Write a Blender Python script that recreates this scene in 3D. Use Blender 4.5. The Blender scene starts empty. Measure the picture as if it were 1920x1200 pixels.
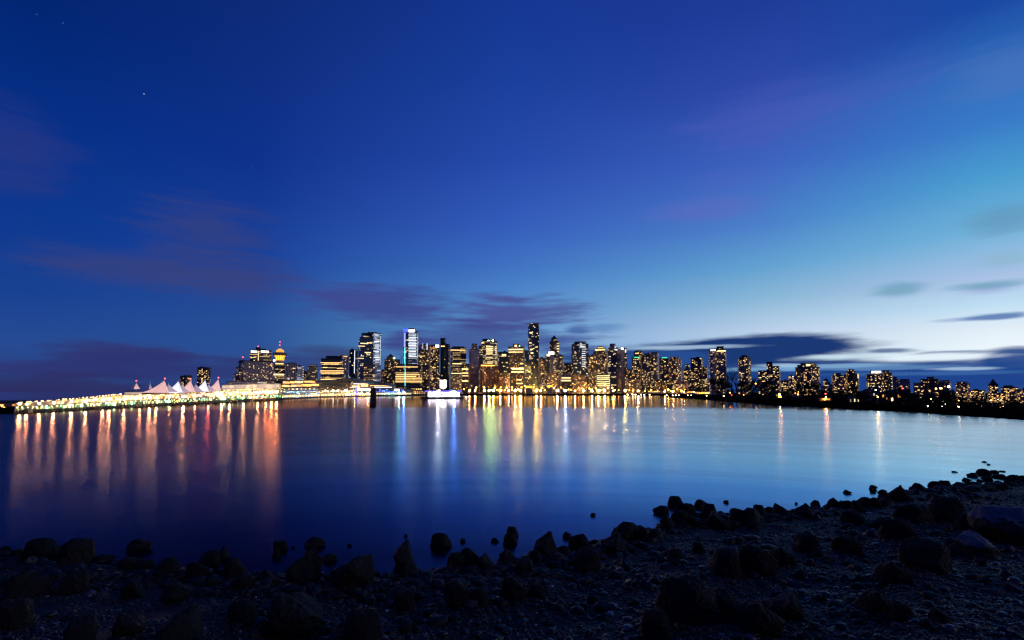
import bpy, math, random
import numpy as np
from mathutils import Vector, Matrix, noise as mnoise
random.seed(7); RNG = np.random.default_rng(7)
sc = bpy.context.scene
C = sc.collection
R = math.radians

# ---------------------------------------------------------------- camera model
F, CX, HOR, CAMH = 1000.0, 960.0, 735.0, 8.0      # focal length in photo pixels, horizon row, eye height (m)
P = R(3.5)
PY0 = HOR - F * math.tan(P)
CAM = Vector((0, 0, CAMH))
def ray(px, py):
    xc, yc = (px - CX) / F, (PY0 - py) / F
    return Vector((xc, math.cos(P) - math.sin(P) * yc, math.sin(P) + math.cos(P) * yc))
def at(px, py, Y):
    d = ray(px, py); return CAM + d * (Y / d.y)
def ground(px, py, z=0.0):
    d = ray(px, py); return CAM + d * ((z - CAMH) / d.z)
def proj(p):
    v = Vector(p) - CAM
    f = v.y * math.cos(P) + v.z * math.sin(P); u = -v.y * math.sin(P) + v.z * math.cos(P)
    return (CX + F * v.x / f, PY0 - F * u / f)
def azel(px, py):
    d = ray(px, py); return math.atan2(d.x, d.y), math.atan2(d.z, math.hypot(d.x, d.y))

cd = bpy.data.cameras.new('camera'); cam = bpy.data.objects.new('camera', cd); C.objects.link(cam)
cam.location = CAM; cam.rotation_euler = (R(90) + P, 0, 0)
cd.sensor_width = 36; cd.lens = 36 * F / 1920
cd.shift_y = (600 - PY0) / 1920 * -1
cd.clip_start = 0.5; cd.clip_end = 120000
sc.camera = cam
sc.view_settings.view_transform = 'Standard'; sc.view_settings.look = 'None'
sc.view_settings.exposure = 0; sc.view_settings.gamma = 1
try:
    sc.cycles.use_denoising = True; sc.cycles.denoiser = 'OPENIMAGEDENOISE'
    sc.cycles.max_bounces = 5; sc.cycles.diffuse_bounces = 2; sc.cycles.glossy_bounces = 3
    sc.cycles.sample_clamp_indirect = 6.0; sc.cycles.use_light_tree = True
    sc.cycles.filter_width = 1.3
except Exception: pass

def lin(r, g, b):
    f = lambda c: (c / 12.92 if c <= .04045 else ((c + .055) / 1.055) ** 2.4)
    return (f(r / 255), f(g / 255), f(b / 255), 1.0)

# ---------------------------------------------------------------- node helpers
class NT:
    def __init__(s, tree): s.t = tree; s.n = tree.nodes; s.l = tree.links
    def new(s, typ, **kw):
        n = s.n.new(typ)
        for k, v in kw.items(): setattr(n, k, v)
        return n
    def put(s, sock, v):
        if isinstance(v, bpy.types.NodeSocket): s.l.new(v, sock)
        elif v is not None: sock.default_value = v
    def math(s, op, a, b=None, c=None, clamp=False):
        n = s.new('ShaderNodeMath', operation=op, use_clamp=clamp)
        s.put(n.inputs[0], a)
        if b is not None: s.put(n.inputs[1], b)
        if c is not None: s.put(n.inputs[2], c)
        return n.outputs[0]
    def vmath(s, op, a, b=None):
        n = s.new('ShaderNodeVectorMath', operation=op)
        s.put(n.inputs[0], a)
        if b is not None: s.put(n.inputs[1], b)
        return n.outputs['Value'] if op in ('LENGTH', 'DOT_PRODUCT') else n.outputs[0]
    def mix(s, fac, a, b):
        n = s.new('ShaderNodeMix', data_type='RGBA'); s.put(n.inputs[0], fac); s.put(n.inputs[6], a); s.put(n.inputs[7], b)
        return n.outputs[2]
    def mrange(s, v, a, b, c=0.0, d=1.0, smooth=False):
        n = s.new('ShaderNodeMapRange', interpolation_type='SMOOTHSTEP' if smooth else 'LINEAR', clamp=True)
        for i, x in enumerate((v, a, b, c, d)): s.put(n.inputs[i], x)
        return n.outputs[0]
    def xyz(s, x, y, z):
        n = s.new('ShaderNodeCombineXYZ')
        for i, v in enumerate((x, y, z)): s.put(n.inputs[i], v)
        return n.outputs[0]
    def sep(s, v):
        n = s.new('ShaderNodeSeparateXYZ'); s.put(n.inputs[0], v); return n.outputs
    def noise(s, vec, scale, detail=3, rough=.5):
        n = s.new('ShaderNodeTexNoise'); s.put(n.inputs['Vector'], vec)
        n.inputs['Scale'].default_value = scale; n.inputs['Detail'].default_value = detail; n.inputs['Roughness'].default_value = rough
        return n.outputs[0]
    def ramp(s, fac, stops):
        n = s.new('ShaderNodeValToRGB'); s.put(n.inputs[0], fac); e = n.color_ramp.elements
        stops = sorted(stops, key=lambda q: q[0])
        while len(e) > 1: e.remove(e[-1])
        e[0].position, e[0].color = stops[0]
        for p, c in stops[1:]:
            k = e.new(p); k.color = c
        return n.outputs[0]

def new_mat(name):
    m = bpy.data.materials.new(name); m.use_nodes = True; m.node_tree.nodes.clear()
    t = NT(m.node_tree); o = t.new('ShaderNodeOutputMaterial'); return m, t, o
def pbsdf(t, o, col, rough=.7, metal=0.0, spec=None, bump=None, emis=None, estr=None):
    b = t.new('ShaderNodeBsdfPrincipled')
    t.put(b.inputs['Base Color'], col); t.put(b.inputs['Roughness'], rough); b.inputs['Metallic'].default_value = metal
    if spec is not None: b.inputs['Specular IOR Level'].default_value = spec
    if bump is not None:
        k = t.new('ShaderNodeBump'); k.inputs['Strength'].default_value = bump[1]; k.inputs['Distance'].default_value = bump[2]
        t.put(k.inputs['Height'], bump[0]); t.l.new(k.outputs[0], b.inputs['Normal'])
    if emis is not None: t.put(b.inputs['Emission Color'], emis); t.put(b.inputs['Emission Strength'], estr)
    t.l.new(b.outputs[0], o.inputs[0]); return b

# ---------------------------------------------------------------- world: dusk sky with streaky cloud banks
def build_world():
    w = bpy.data.worlds.new('World'); sc.world = w; w.use_nodes = True; w.node_tree.nodes.clear()
    t = NT(w.node_tree)
    tc = t.new('ShaderNodeTexCoord'); x, y, z = t.sep(tc.outputs['Generated'])
    az = t.math('ARCTAN2', x, y)
    el = t.math('ABSOLUTE', t.math('ARCSINE', t.math('MAXIMUM', t.math('MINIMUM', z, 1.0), -1.0)))
    fac = t.math('DIVIDE', el, R(60))
    cols = [
        (60, [(0, 2, 37, 114), (200, 4, 46, 132), (400, 11, 56, 143), (550, 25, 65, 146), (640, 38, 75, 148), (690, 42, 68, 132), (735, 40, 48, 96)]),
        (480, [(0, 12, 42, 120), (300, 14, 50, 141), (500, 24, 66, 154), (600, 39, 79, 150), (680, 45, 80, 146), (735, 44, 70, 130)]),
        (960, [(0, 21, 55, 147), (150, 26, 63, 156), (300, 38, 74, 170), (420, 52, 92, 186), (500, 63, 114, 194), (560, 80, 136, 202), (640, 94, 152, 206), (735, 96, 148, 198)]),
        (1440, [(0, 30, 59, 152), (150, 45, 73, 168), (300, 60, 98, 190), (420, 76, 128, 202), (500, 100, 162, 209), (560, 138, 184, 215), (620, 186, 208, 233), (735, 190, 225, 245)]),
        (1860, [(0, 24, 72, 162), (130, 48, 108, 188), (230, 56, 122, 200), (330, 74, 156, 208), (430, 112, 178, 218), (520, 170, 194, 230), (570, 190, 222, 243), (620, 228, 239, 248), (670, 240, 252, 255), (735, 200, 235, 252)]),
    ]
    out, prev = None, None
    for px, st in cols:
        stops = [(max(0, azel(px, py)[1] / R(60)), lin(r, g, b)) for py, r, g, b in st]
        top = st[0]; stops.append((1.0, lin(top[1] * .55, top[2] * .6, top[3] * .7)))
        c = t.ramp(fac, stops); a = azel(px, 560)[0]
        out = c if out is None else t.mix(t.mrange(az, prev, a), out, c)
        prev = a
    # behind the viewer: plain deep blue
    back = t.mrange(t.math('ABSOLUTE', az), R(75), R(120), smooth=True)
    out = t.mix(back, out, lin(12, 40, 112))
    # cloud fields, streaked sideways
    p = t.xyz(az, el, 0.0)
    n1 = t.noise(t.vmath('MULTIPLY', p, (4.0, 24.0, 1.0)), 1.0, 6, .6)
    n2 = t.noise(t.vmath('MULTIPLY', p, (11.0, 95.0, 1.0)), 1.0, 3, .5)
    nn = t.math('SUBTRACT', t.math('ADD', t.math('MULTIPLY', n1, .68), t.math('MULTIPLY', n2, .32)), .5)
    PURP, PLUM, NAVY, STEEL, MAUVE, TEAL = (58, 66, 122), (52, 56, 100), (24, 58, 122), (74, 112, 170), (88, 96, 186), (104, 158, 186)
    ice = (232, 246, 255)
    clouds = [  # px, py, rx, ry, opacity, raggedness, colour
        (30, 290, 120, 90, .4, 1.2, (46, 58, 130)), (385, 430, 140, 58, .45, 1.5, PURP), (270, 505, 220, 36, .5, 1.2, PURP),
        (440, 525, 150, 46, .52, 1.2, PURP), (700, 570, 200, 36, .85, 1.3, (62, 72, 142)), (960, 588, 140, 36, .9, 1.3, (74, 82, 148)),
        (900, 640, 220, 46, .75, 1.4, (62, 72, 140)), (760, 640, 60, 22, .7, 1.2, (58, 62, 132)), (630, 660, 90, 14, .5, 1.2, PLUM),
        (1082, 618, 34, 11, .75, 1.0, (58, 88, 156)), (1132, 614, 45, 8, .4, 1.0, (70, 120, 180)), (1050, 640, 60, 12, .5, 1.2, (60, 84, 150)),
        (250, 657, 210, 26, .8, 1.3, (50, 50, 108)), (110, 690, 240, 17, .62, 1.2, (48, 52, 116)), (330, 690, 230, 34, .6, 1.4, (44, 52, 112)),
        (150, 735, 420, 34, .8, 1.2, (46, 46, 98)), (560, 690, 160, 30, .6, 1.3, (46, 58, 118)),
        (1480, 210, 240, 60, .22, 1.3, MAUVE), (1310, 395, 100, 24, .30, 1.2, (100, 104, 190)), (1370, 335, 90, 24, .2, 1.2, MAUVE),
        (1880, 410, 80, 34, .38, 1.2, (96, 140, 176)), (1885, 485, 80, 20, .35, 1.2, (130, 180, 196)), (1890, 130, 130, 60, .3, 1.2, (84, 120, 190)),
        (1685, 542, 48, 13, .55, 1.0, TEAL), (1850, 536, 80, 9, .6, 1.0, TEAL), (1850, 545, 60, 8, .3, 1.0, (150, 160, 215)),
        (1862, 594, 95, 8, .85, .9, (64, 108, 172)), (1790, 600, 60, 5, .4, .8, (120, 140, 196)),
        (1290, 700, 380, 58, .97, .55, NAVY), (1420, 655, 215, 29, 1.0, .5, (26, 56, 116)), (1240, 672, 120, 16, .9, .9, (40, 78, 146)),
        (1560, 715, 420, 32, .96, .6, (28, 66, 136)), (1800, 715, 260, 44, .95, .6, (28, 66, 140)), (1910, 676, 84, 26, .96, .5, (28, 70, 140)),
        (1690, 680, 180, 10, .75, 1.0, (34, 70, 136)),
        (1665, 657, 60, 6, .8, .9, (60, 88, 140)), (1790, 662, 90, 5, .75, .9, (92, 116, 160)),
        (1740, 671, 150, 8, .9, 1.1, ice), (1560, 669, 110, 8, .8, 1.2, (210, 236, 250)), (1290, 651, 150, 4.5, .7, 1.1, (180, 208, 236)),
        (1560, 686, 150, 5, .6, 1.1, (150, 196, 232)), (1640, 690, 200, 5.5, .45, 1.1, (120, 170, 216)), (1820, 691, 90, 4, .6, 1.2, (190, 220, 245)),
        (1740, 700, 240, 5, .3, 1.0, (84, 138, 196)), (1430, 692, 110, 4.5, .65, 1.2, (130, 180, 222)), (1460, 685, 60, 4.0, .6, 1.1, (180, 214, 240)),
    ]
    for i, (px, py, rx, ry, op, rag, col) in enumerate(clouds):
        a0, e0 = azel(px, py)
        ra = abs(azel(px + rx, py)[0] - azel(px - rx, py)[0]) / 2; re = abs(azel(px, py + ry)[1] - azel(px, py - ry)[1]) / 2
        q = t.vmath('MULTIPLY', t.vmath('SUBTRACT', p, (a0, e0, 0)), (1 / ra, 1 / re, 0))
        d = t.math('MULTIPLY_ADD', nn, rag * 2.4, t.vmath('LENGTH', q))
        soft = op < .7 and ry > 7
        out = t.mix(t.mrange(d, 1.35 if soft else 1.15, 0.1 if soft else (.35 if rag > .7 else .7), 0.0, op * (1.3 if soft else 1), smooth=True), out, lin(*col))
    # a few stars
    for px, py, s in [(270, 176, .0011), (118, 43, .0009), (69, 27, .0008), (472, 312, .0007), (57, 498, .0006)]:
        d = ray(px, py).normalized()
        dist = t.vmath('LENGTH', t.vmath('SUBTRACT', tc.outputs['Generated'], tuple(d)))
        out = t.mix(t.mrange(dist, s, s * .3, 0.0, .7 if s > .001 else .18), out, (.6, .68, .9, 1))
    bg = t.new('ShaderNodeBackground'); t.put(bg.inputs[0], out); bg.inputs[1].default_value = 1.0
    # the last of the physical twilight, sun just under the horizon to the west (the bright side)
    sky = t.new('ShaderNodeTexSky', sky_type='NISHITA', sun_disc=False)
    sky.sun_elevation = R(-4.0); sky.sun_rotation = R(118); sky.altitude = 10
    bg2 = t.new('ShaderNodeBackground'); t.l.new(sky.outputs[0], bg2.inputs[0]); bg2.inputs[1].default_value = .02
    add = t.new('ShaderNodeAddShader'); t.l.new(bg.outputs[0], add.inputs[0]); t.l.new(bg2.outputs[0], add.inputs[1])
    wo = t.new('ShaderNodeOutputWorld'); t.l.new(add.outputs[0], wo.inputs[0])
    w.cycles.sampling_method = 'NONE'
build_world()
# afterglow: one very weak, wide sun low in the west, behind the viewer's right shoulder
sd = bpy.data.lights.new('afterglow', 'SUN'); so = bpy.data.objects.new('afterglow', sd); C.objects.link(so)
sd.energy = .32; sd.angle = R(30); sd.color = (1.0, .86, .90)
so.rotation_euler = Vector((math.sin(R(118)), math.cos(R(118)), math.tan(R(14)))).to_track_quat('Z', 'Y').to_euler()

# ---------------------------------------------------------------- object helpers
LABELS = {}
def tag(o, label, cat, group=None):
    assert 4 <= len(label.split()) <= 16, label
    if label in LABELS and (group is None or LABELS[label] != group): raise Exception('label twice: ' + label)
    LABELS[label] = group
    o['label'] = label; o['category'] = cat
    if group: o['group'] = group
    return o
def thing(name, label, cat, loc=(0, 0, 0), rz=0.0, group=None):
    o = bpy.data.objects.new(name, None); C.objects.link(o)
    o.location = loc; o.rotation_euler = (0, 0, rz); o.empty_display_size = .5
    return tag(o, label, cat, group)
def link(name, me, parent=None, loc=None, rot=None, scale=None):
    o = bpy.data.objects.new(name, me); C.objects.link(o)
    if parent is not None: o.parent = parent
    if loc is not None: o.location = loc
    if rot is not None: o.rotation_euler = rot
    if scale is not None: o.scale = scale
    return o
def dup(root, loc, rz=0.0, scale=1.0, label=None):
    r = root.copy(); C.objects.link(r); r.location = loc; r.rotation_euler = (0, 0, rz)
    r.scale = (scale,) * 3 if not isinstance(scale, tuple) else scale
    if label: r['label'] = label
    for ch in root.children:
        c = ch.copy(); C.objects.link(c); c.parent = r
        for g in ch.children:
            d = g.copy(); C.objects.link(d); d.parent = c
    return r
def mesh(name, vs, fs, mat, uvs=None, smooth=False):
    me = bpy.data.meshes.new(name); me.from_pydata([tuple(v) for v in vs], [], fs)
    if uvs is not None:
        l = me.uv_layers.new(name='UVMap')
        l.data.foreach_set('uv', [c for f in uvs for uv in f for c in uv])
    if mat is not None:
        for m in (mat if isinstance(mat, (list, tuple)) else [mat]): me.materials.append(m)
    if smooth: me.polygons.foreach_set('use_smooth', [True] * len(me.polygons))
    me.update(); return me
class MB:
    """collects boxes, tubes and quads into one mesh (one part)"""
    def __init__(s): s.v = []; s.f = []
    def add(s, vs, fs):
        o = len(s.v); s.v += [tuple(v) for v in vs]; s.f += [tuple(i + o for i in f) for f in fs]
    def box(s, x0, x1, y0, y1, z0, z1):
        s.add([(x0, y0, z0), (x1, y0, z0), (x1, y1, z0), (x0, y1, z0), (x0, y0, z1), (x1, y0, z1), (x1, y1, z1), (x0, y1, z1)],
              [(3, 2, 1, 0), (4, 5, 6, 7), (0, 1, 5, 4), (1, 2, 6, 5), (2, 3, 7, 6), (3, 0, 4, 7)])
    def tube(s, a, b, ra, rb, n=6):
        a, b = Vector(a), Vector(b); d = (b - a).normalized()
        u = d.orthogonal().normalized(); w = d.cross(u)
        vs = []
        for c, r in ((a, ra), (b, rb)):
            for i in range(n):
                g = 2 * math.pi * i / n; vs.append(c + (u * math.cos(g) + w * math.sin(g)) * r)
        s.add(vs, [(i, (i + 1) % n, n + (i + 1) % n, n + i) for i in range(n)] + [tuple(range(n - 1, -1, -1)), tuple(range(n, 2 * n))])
    def lathe(s, prof, n=12, c=(0, 0, 0)):
        vs = []
        for r, z in prof:
            for i in range(n):
                g = 2 * math.pi * i / n; vs.append((c[0] + r * math.cos(g), c[1] + r * math.sin(g), c[2] + z))
        fs = [(k * n + i, k * n + (i + 1) % n, (k + 1) * n + (i + 1) % n, (k + 1) * n + i) for k in range(len(prof) - 1) for i in range(n)]
        fs += [tuple(range(n - 1, -1, -1)), tuple((len(prof) - 1) * n + i for i in range(n))]
        s.add(vs, fs)
    def me(s, name, mat, smooth=False): return mesh(name, s.v, s.f, mat, smooth=smooth)
    def obj(s, name, mat, parent=None, smooth=False, **k): return link(name, s.me(name, mat, smooth), parent, **k)

# ---------------------------------------------------------------- materials
def plain(name, col, rough=.75, var=.25, scale=1.0, metal=0.0, spec=None):
    m, t, o = new_mat(name); tc = t.new('ShaderNodeTexCoord')
    n = t.noise(tc.outputs['Object'], scale, 4, .6)
    a = tuple(c * (1 - var) for c in col); b = tuple(c * (1 + var) for c in col)
    pbsdf(t, o, t.mix(n, a + (1,), b + (1,)), rough, metal, spec); return m
def glow(name, col, s, var=.6):
    if s > 100: var = .15
    """a lit lamp, pane or sign: emission that differs a little from object to object"""
    m, t, o = new_mat(name)
    oi = t.new('ShaderNodeObjectInfo'); k = t.mrange(oi.outputs['Random'], 0, 1, s * (1 - var), s * (1 + var))
    pbsdf(t, o, (.3, .3, .3, 1), .5, emis=tuple(col) + (1,), estr=k)
    if s < 100: m.cycles.emission_sampling = 'NONE'
    return m
def facade(name, wall, glass, du=3.2, dv=3.3, wx=.72, wy=.6, p=.14, run=1, lit=(1, .60, .22), s=.75, rough=.25):
    """window grid in metres over a UV map; some rooms lit (run>1: lit in rows)"""
    m, t, o = new_mat(name); uv = t.new('ShaderNodeUVMap'); u, v, _ = t.sep(uv.outputs[0])
    oi = t.new('ShaderNodeObjectInfo'); rnd = t.math('MULTIPLY', oi.outputs['Random'], 91.7)
    cu, cv = t.math('DIVIDE', u, du), t.math('DIVIDE', v, dv)
    fu, fv = t.math('FRACT', cu), t.math('FRACT', cv)
    iu, iv = t.math('FLOOR', cu), t.math('FLOOR', cv)
    mk = t.math('MULTIPLY', t.math('LESS_THAN', t.math('ABSOLUTE', t.math('SUBTRACT', fu, .5)), wx / 2),
                t.math('LESS_THAN', t.math('ABSOLUTE', t.math('SUBTRACT', fv, .5)), wy / 2))
    w1 = t.new('ShaderNodeTexWhiteNoise', noise_dimensions='3D'); t.put(w1.inputs[0], t.xyz(t.math('FLOOR', t.math('DIVIDE', iu, run)), iv, rnd))
    w2 = t.new('ShaderNodeTexWhiteNoise', noise_dimensions='3D'); t.put(w2.inputs[0], t.xyz(iu, iv, t.math('ADD', rnd, 7.3)))
    on = t.math('LESS_THAN', w1.outputs[0], p)
    br = t.math('MULTIPLY_ADD', w2.outputs[0], 1.3, .2)
    e = t.math('MULTIPLY', t.math('MULTIPLY', on, mk), t.math('MULTIPLY', br, s))
    tint = t.mix(w2.outputs[0], (lit[0], lit[1] * .8, lit[2] * .6, 1), (lit[0], lit[1] * 1.15, lit[2] * 1.5, 1))
    nz = t.noise(t.xyz(u, v, rnd), .08, 3)
    wl = t.mix(nz, tuple(c * 1.3 for c in wall) + (1,), tuple(c * 2.1 for c in wall) + (1,))
    wl = t.vmath('SCALE', wl); t.n[-1].inputs['Scale'].default_value = 1.0; t.put(t.n[-1].inputs['Scale'], t.mrange(t.math('FRACT', t.math('MULTIPLY', oi.outputs['Random'], 7.13)), 0, 1, .55, 1.45))
    base = t.mix(mk, wl, tuple(glass) + (1,))
    pbsdf(t, o, base, t.mrange(mk, 0, 1, .85, rough), emis=tint, estr=e)
    m.cycles.emission_sampling = 'NONE'; return m

M = {}
M['stone'] = facade('stone_facade', (.20, .15, .15), (.02, .025, .035), 3.4, 3.3, .62, .6, .14, 1)
M['brown'] = facade('brown_facade', (.10, .07, .055), (.015, .018, .025), 3.0, 3.3, .6, .62, .17, 1)
M['dark'] = facade('dark_facade', (.035, .03, .035), (.012, .015, .022), 3.0, 3.3, .8, .6, .14, 1)
M['res'] = facade('apartment_facade', (.11, .085, .085), (.02, .024, .035), 3.6, 3.0, .74, .6, .22, 1, s=.9)
M['respale'] = facade('pale_apartment_facade', (.22, .17, .16), (.025, .03, .04), 3.8, 3.0, .6, .6, .15, 1, s=.9)
M['office'] = facade('office_facade', (.05, .045, .05), (.015, .018, .025), 2.4, 3.7, .9, .42, .3, 9, (1, .62, .22), .7)
M['officelit'] = facade('bright_office_facade', (.08, .07, .06), (.02, .02, .025), 2.4, 4.0, .94, .34, .42, 14, (1, .60, .20), .42)
M['officecool'] = facade('cool_office_facade', (.08, .08, .08), (.02, .025, .03), 2.6, 3.7, .94, .42, .5, 12, (1, .78, .34), .85)
M['glass'] = facade('blue_glass_facade', (.03, .04, .06), (.05, .075, .11), 1.8, 3.6, .86, .8, .10, 4, (1, .75, .38), .8, .12)
M['glasspale'] = facade('pale_glass_facade', (.30, .36, .44), (.06, .08, .11), 9.0, 3.3, .98, .45, .30, 1, (.85, .95, 1), .55, .15)
M['navy'] = facade('navy_glass_facade', (.01, .014, .022), (.02, .03, .045), 1.6, 3.6, .9, .85, .02, 2, (1, .8, .45), .7, .1)
M['concrete'] = facade('ribbed_concrete_facade', (.17, .14, .17), (.03, .03, .045), 1.6, 3.2, .5, .62, .03, 1)
M['fins'] = facade('finned_facade', (.10, .065, .05), (.015, .015, .02), 4.2, 3.4, .45, .7, .10, 1, (1, .5, .16), .7)
M['terrace'] = facade('lit_terrace_facade', (.5, .40, .28), (.2, .16, .11), 5.0, 3.4, .9, .55, .7, 2, (1, .60, .20), 1.0)
M['arcade'] = facade('green_arcade_facade', (.10, .12, .09), (.05, .06, .05), 4.0, 2.6, .85, .8, .7, 1, (.62, 1.0, .36), .22)
M['orangehall'] = facade('orange_hall_facade', (.10, .06, .03), (.08, .05, .03), 7.0, 4.0, .95, .6, .8, 3, (1, .48, .10), .85)
M['roof'] = plain('dark_roof', (.035, .035, .04), .8, .3, .1)
M['rooflight'] = plain('pale_roof', (.25, .26, .28), .6, .2, .1)
M['steel'] = plain('painted_steel', (.12, .12, .13), .5, .2, .5, .6)
M['darksteel'] = plain('dark_steel', (.03, .03, .032), .6, .2, .5, .4)
M['white'] = plain('white_paint', (.75, .75, .76), .5, .08, .5)
M['timber'] = plain('wet_timber', (.03, .024, .02), .8, .5, 2.0)
M['bark'] = plain('bark', (.03, .024, .02), .9, .4, 3.0)
M['land'] = plain('dark_ground', (.006, .006, .005), 1.0, .4, .05, 0.0, 0.0)
M['asphalt'] = plain('asphalt', (.05, .048, .046), .9, .2, .2)
M['plaster'] = plain('plaster_wall', (.26, .22, .20), .85, .15, .3)
M['brick'] = plain('brick_wall', (.13, .08, .06), .9, .2, .5)
G = {}
for k, c, s in [('warm', (1, .58, .17), 1.7), ('pale', (1, .72, .30), 1.6), ('orange', (1, .38, .07), 1.5), ('cool', (.80, .90, 1), 1.5), ('lime', (.86, 1, .46), 1.1),
                ('lampo', (1, .36, .04), 16.0), ('lampy', (1, .52, .10), 20.0), ('lampw', (1, .86, .55), 14.0), ('pierlamp', (1, .54, .16), 9.0), ('pierwhite', (1, .62, .24), 8.0),
                ('floodwarm', (1, .56, .21), 1500.0), ('floodorange', (1, .34, .08), 1900.0), ('floodred', (1, .22, .12), 700.0), ('floodlime', (.70, 1, .16), 1150.0), ('floodblue', (.06, .24, 1), 3600.0), ('floodcyan', (.10, .8, .9), 1400.0), ('floodwhite', (.9, .95, 1), 2600.0), ('floodyellow', (1, .54, .10), 2300.0),
                ('piergreen', (.50, 1, .42), 12.0), ('red', (1, .05, .06), 9.0), ('blue', (.03, .06, 1), 3.0), ('cyan', (.10, .80, .70), 2.3), ('violet', (.13, .08, 1), 1.7),
                ('white', (1, .98, .95), 5.0), ('sign', (1, 1, 1), 9.0), ('amber', (1, .42, .03), 2.6), ('greenlamp', (.75, 1, .62), 55.0), ('teal', (.05, .85, .38), 1.2),
                ('strip', (1, .74, .36), 1.3), ('ice', (.82, .90, 1), 1.3), ('pink', (1, .60, .48), .42), ('sailwhite', (.78, .80, 1), .55), ('barge', (1, .98, 1), 5.0), ('cream', (1, .80, .52), .42)]:
    G[k] = glow('glow_' + k, c, s)
# ================================================================ the setting
def struct(o): o['kind'] = 'structure'; return o

# ---- water
def water_mat():
    m, t, o = new_mat('harbour_water')
    geo = t.new('ShaderNodeNewGeometry'); x, y, z = t.sep(geo.outputs['Position'])
    dist = t.math('SQRT', t.math('ADD', t.math('MULTIPLY', x, x), t.math('MULTIPLY', y, y)))
    ld = t.math('LOGARITHM', t.math('MAXIMUM', dist, 5.0), 2.0)
    # slicks and wind lanes lie across the line of sight, so they thin out with distance
    lane = t.noise(t.xyz(t.math('MULTIPLY', x, .004), t.math('MULTIPLY', ld, 3.2), 3.0), 1.0, 3, .55)
    fine = t.noise(t.xyz(t.math('MULTIPLY', x, .016), t.math('MULTIPLY', ld, 14.0), 9.0), 1.0, 4, .6)
    base = t.ramp(t.mrange(dist, 15, 700), [(0, (.25,) * 3 + (1,)), (.3, (.25,) * 3 + (1,)), (.37, (.235,) * 3 + (1,)), (.40, (.175,) * 3 + (1,)), (.52, (.135,) * 3 + (1,)), (1, (.115,) * 3 + (1,))])
    wob = t.math('MULTIPLY_ADD', t.math('SUBTRACT', fine, .5), .012, t.math('MULTIPLY', t.math('SUBTRACT', lane, .5), .05))
    ra = t.math('ADD', t.sep(base)[0], wob)
    rip = t.noise(t.xyz(t.math('MULTIPLY', x, .25), t.math('MULTIPLY', y, 1.6), 0.0), 1.0, 3, .55)
    b = t.new('ShaderNodeBump'); b.inputs['Distance'].default_value = .016; t.put(b.inputs['Height'], rip)
    t.put(b.inputs['Strength'], t.mrange(dist, 20, 170, .6, .0))
    m2 = t.new('ShaderNodeBsdfGlossy', distribution='BECKMANN'); t.put(m2.inputs['Roughness'], ra); m2.inputs['Color'].default_value = (.88, .96, 1, 1)
    t.l.new(b.outputs[0], m2.inputs['Normal'])
    df = t.new('ShaderNodeBsdfDiffuse'); df.inputs['Color'].default_value = (.001, .003, .010, 1)
    cosv = t.vmath('DOT_PRODUCT', geo.outputs['Incoming'], geo.outputs['Normal'])
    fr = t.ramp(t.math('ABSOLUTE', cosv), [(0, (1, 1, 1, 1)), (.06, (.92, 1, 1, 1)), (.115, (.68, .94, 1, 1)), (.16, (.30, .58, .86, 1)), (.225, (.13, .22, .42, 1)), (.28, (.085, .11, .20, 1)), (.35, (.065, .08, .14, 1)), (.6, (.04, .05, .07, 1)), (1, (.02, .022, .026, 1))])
    # the gloss colour is painted darker to the left to weaken the reflection there
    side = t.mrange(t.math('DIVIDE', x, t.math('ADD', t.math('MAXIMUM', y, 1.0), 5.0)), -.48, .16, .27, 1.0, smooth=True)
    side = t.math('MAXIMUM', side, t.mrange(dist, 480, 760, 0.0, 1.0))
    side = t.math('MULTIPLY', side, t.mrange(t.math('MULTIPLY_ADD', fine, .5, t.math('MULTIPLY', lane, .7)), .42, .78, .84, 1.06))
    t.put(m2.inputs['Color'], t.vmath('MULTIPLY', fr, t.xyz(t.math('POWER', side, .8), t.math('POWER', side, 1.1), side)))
    mx = t.new('ShaderNodeAddShader'); t.l.new(df.outputs[0], mx.inputs[0]); t.l.new(m2.outputs[0], mx.inputs[1])
    t.l.new(mx.outputs[0], o.inputs[0]); return m
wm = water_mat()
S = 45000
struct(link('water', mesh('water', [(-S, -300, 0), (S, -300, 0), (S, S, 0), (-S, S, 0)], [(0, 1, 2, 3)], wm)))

# ---- shorelines: (photo column, photo row of the waterline) -> ground points
def shore(pts): return [ground(px, py) for px, py in pts]
def land(name, front, back, top, push, mat):
    """a bank from the waterline up to a flat top that runs back to the given far points"""
    vs, fs = [], []
    n = len(front)
    for i, p in enumerate(front):
        r = Vector((p.x, p.y, 0)); u = r.normalized()
        zt = top[i] if isinstance(top, list) else top
        mid = r + u * push * .5
        vs += [(p.x, p.y, -.6), (r.x + u.x * .4, r.y + u.y * .4, .25), (mid.x, mid.y, zt * .62), (r.x + u.x * push, r.y + u.y * push, zt)]
    for i in range(n - 1):
        for k in range(3): fs.append((i * 4 + k, (i + 1) * 4 + k, (i + 1) * 4 + k + 1, i * 4 + k + 1))
    base = len(vs); vs += [tuple(b) for b in back]
    fs.append(tuple([i * 4 + 3 for i in range(n)] + list(range(base, base + len(back)))))
    return struct(link(name, mesh(name, vs, fs, mat)))

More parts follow.
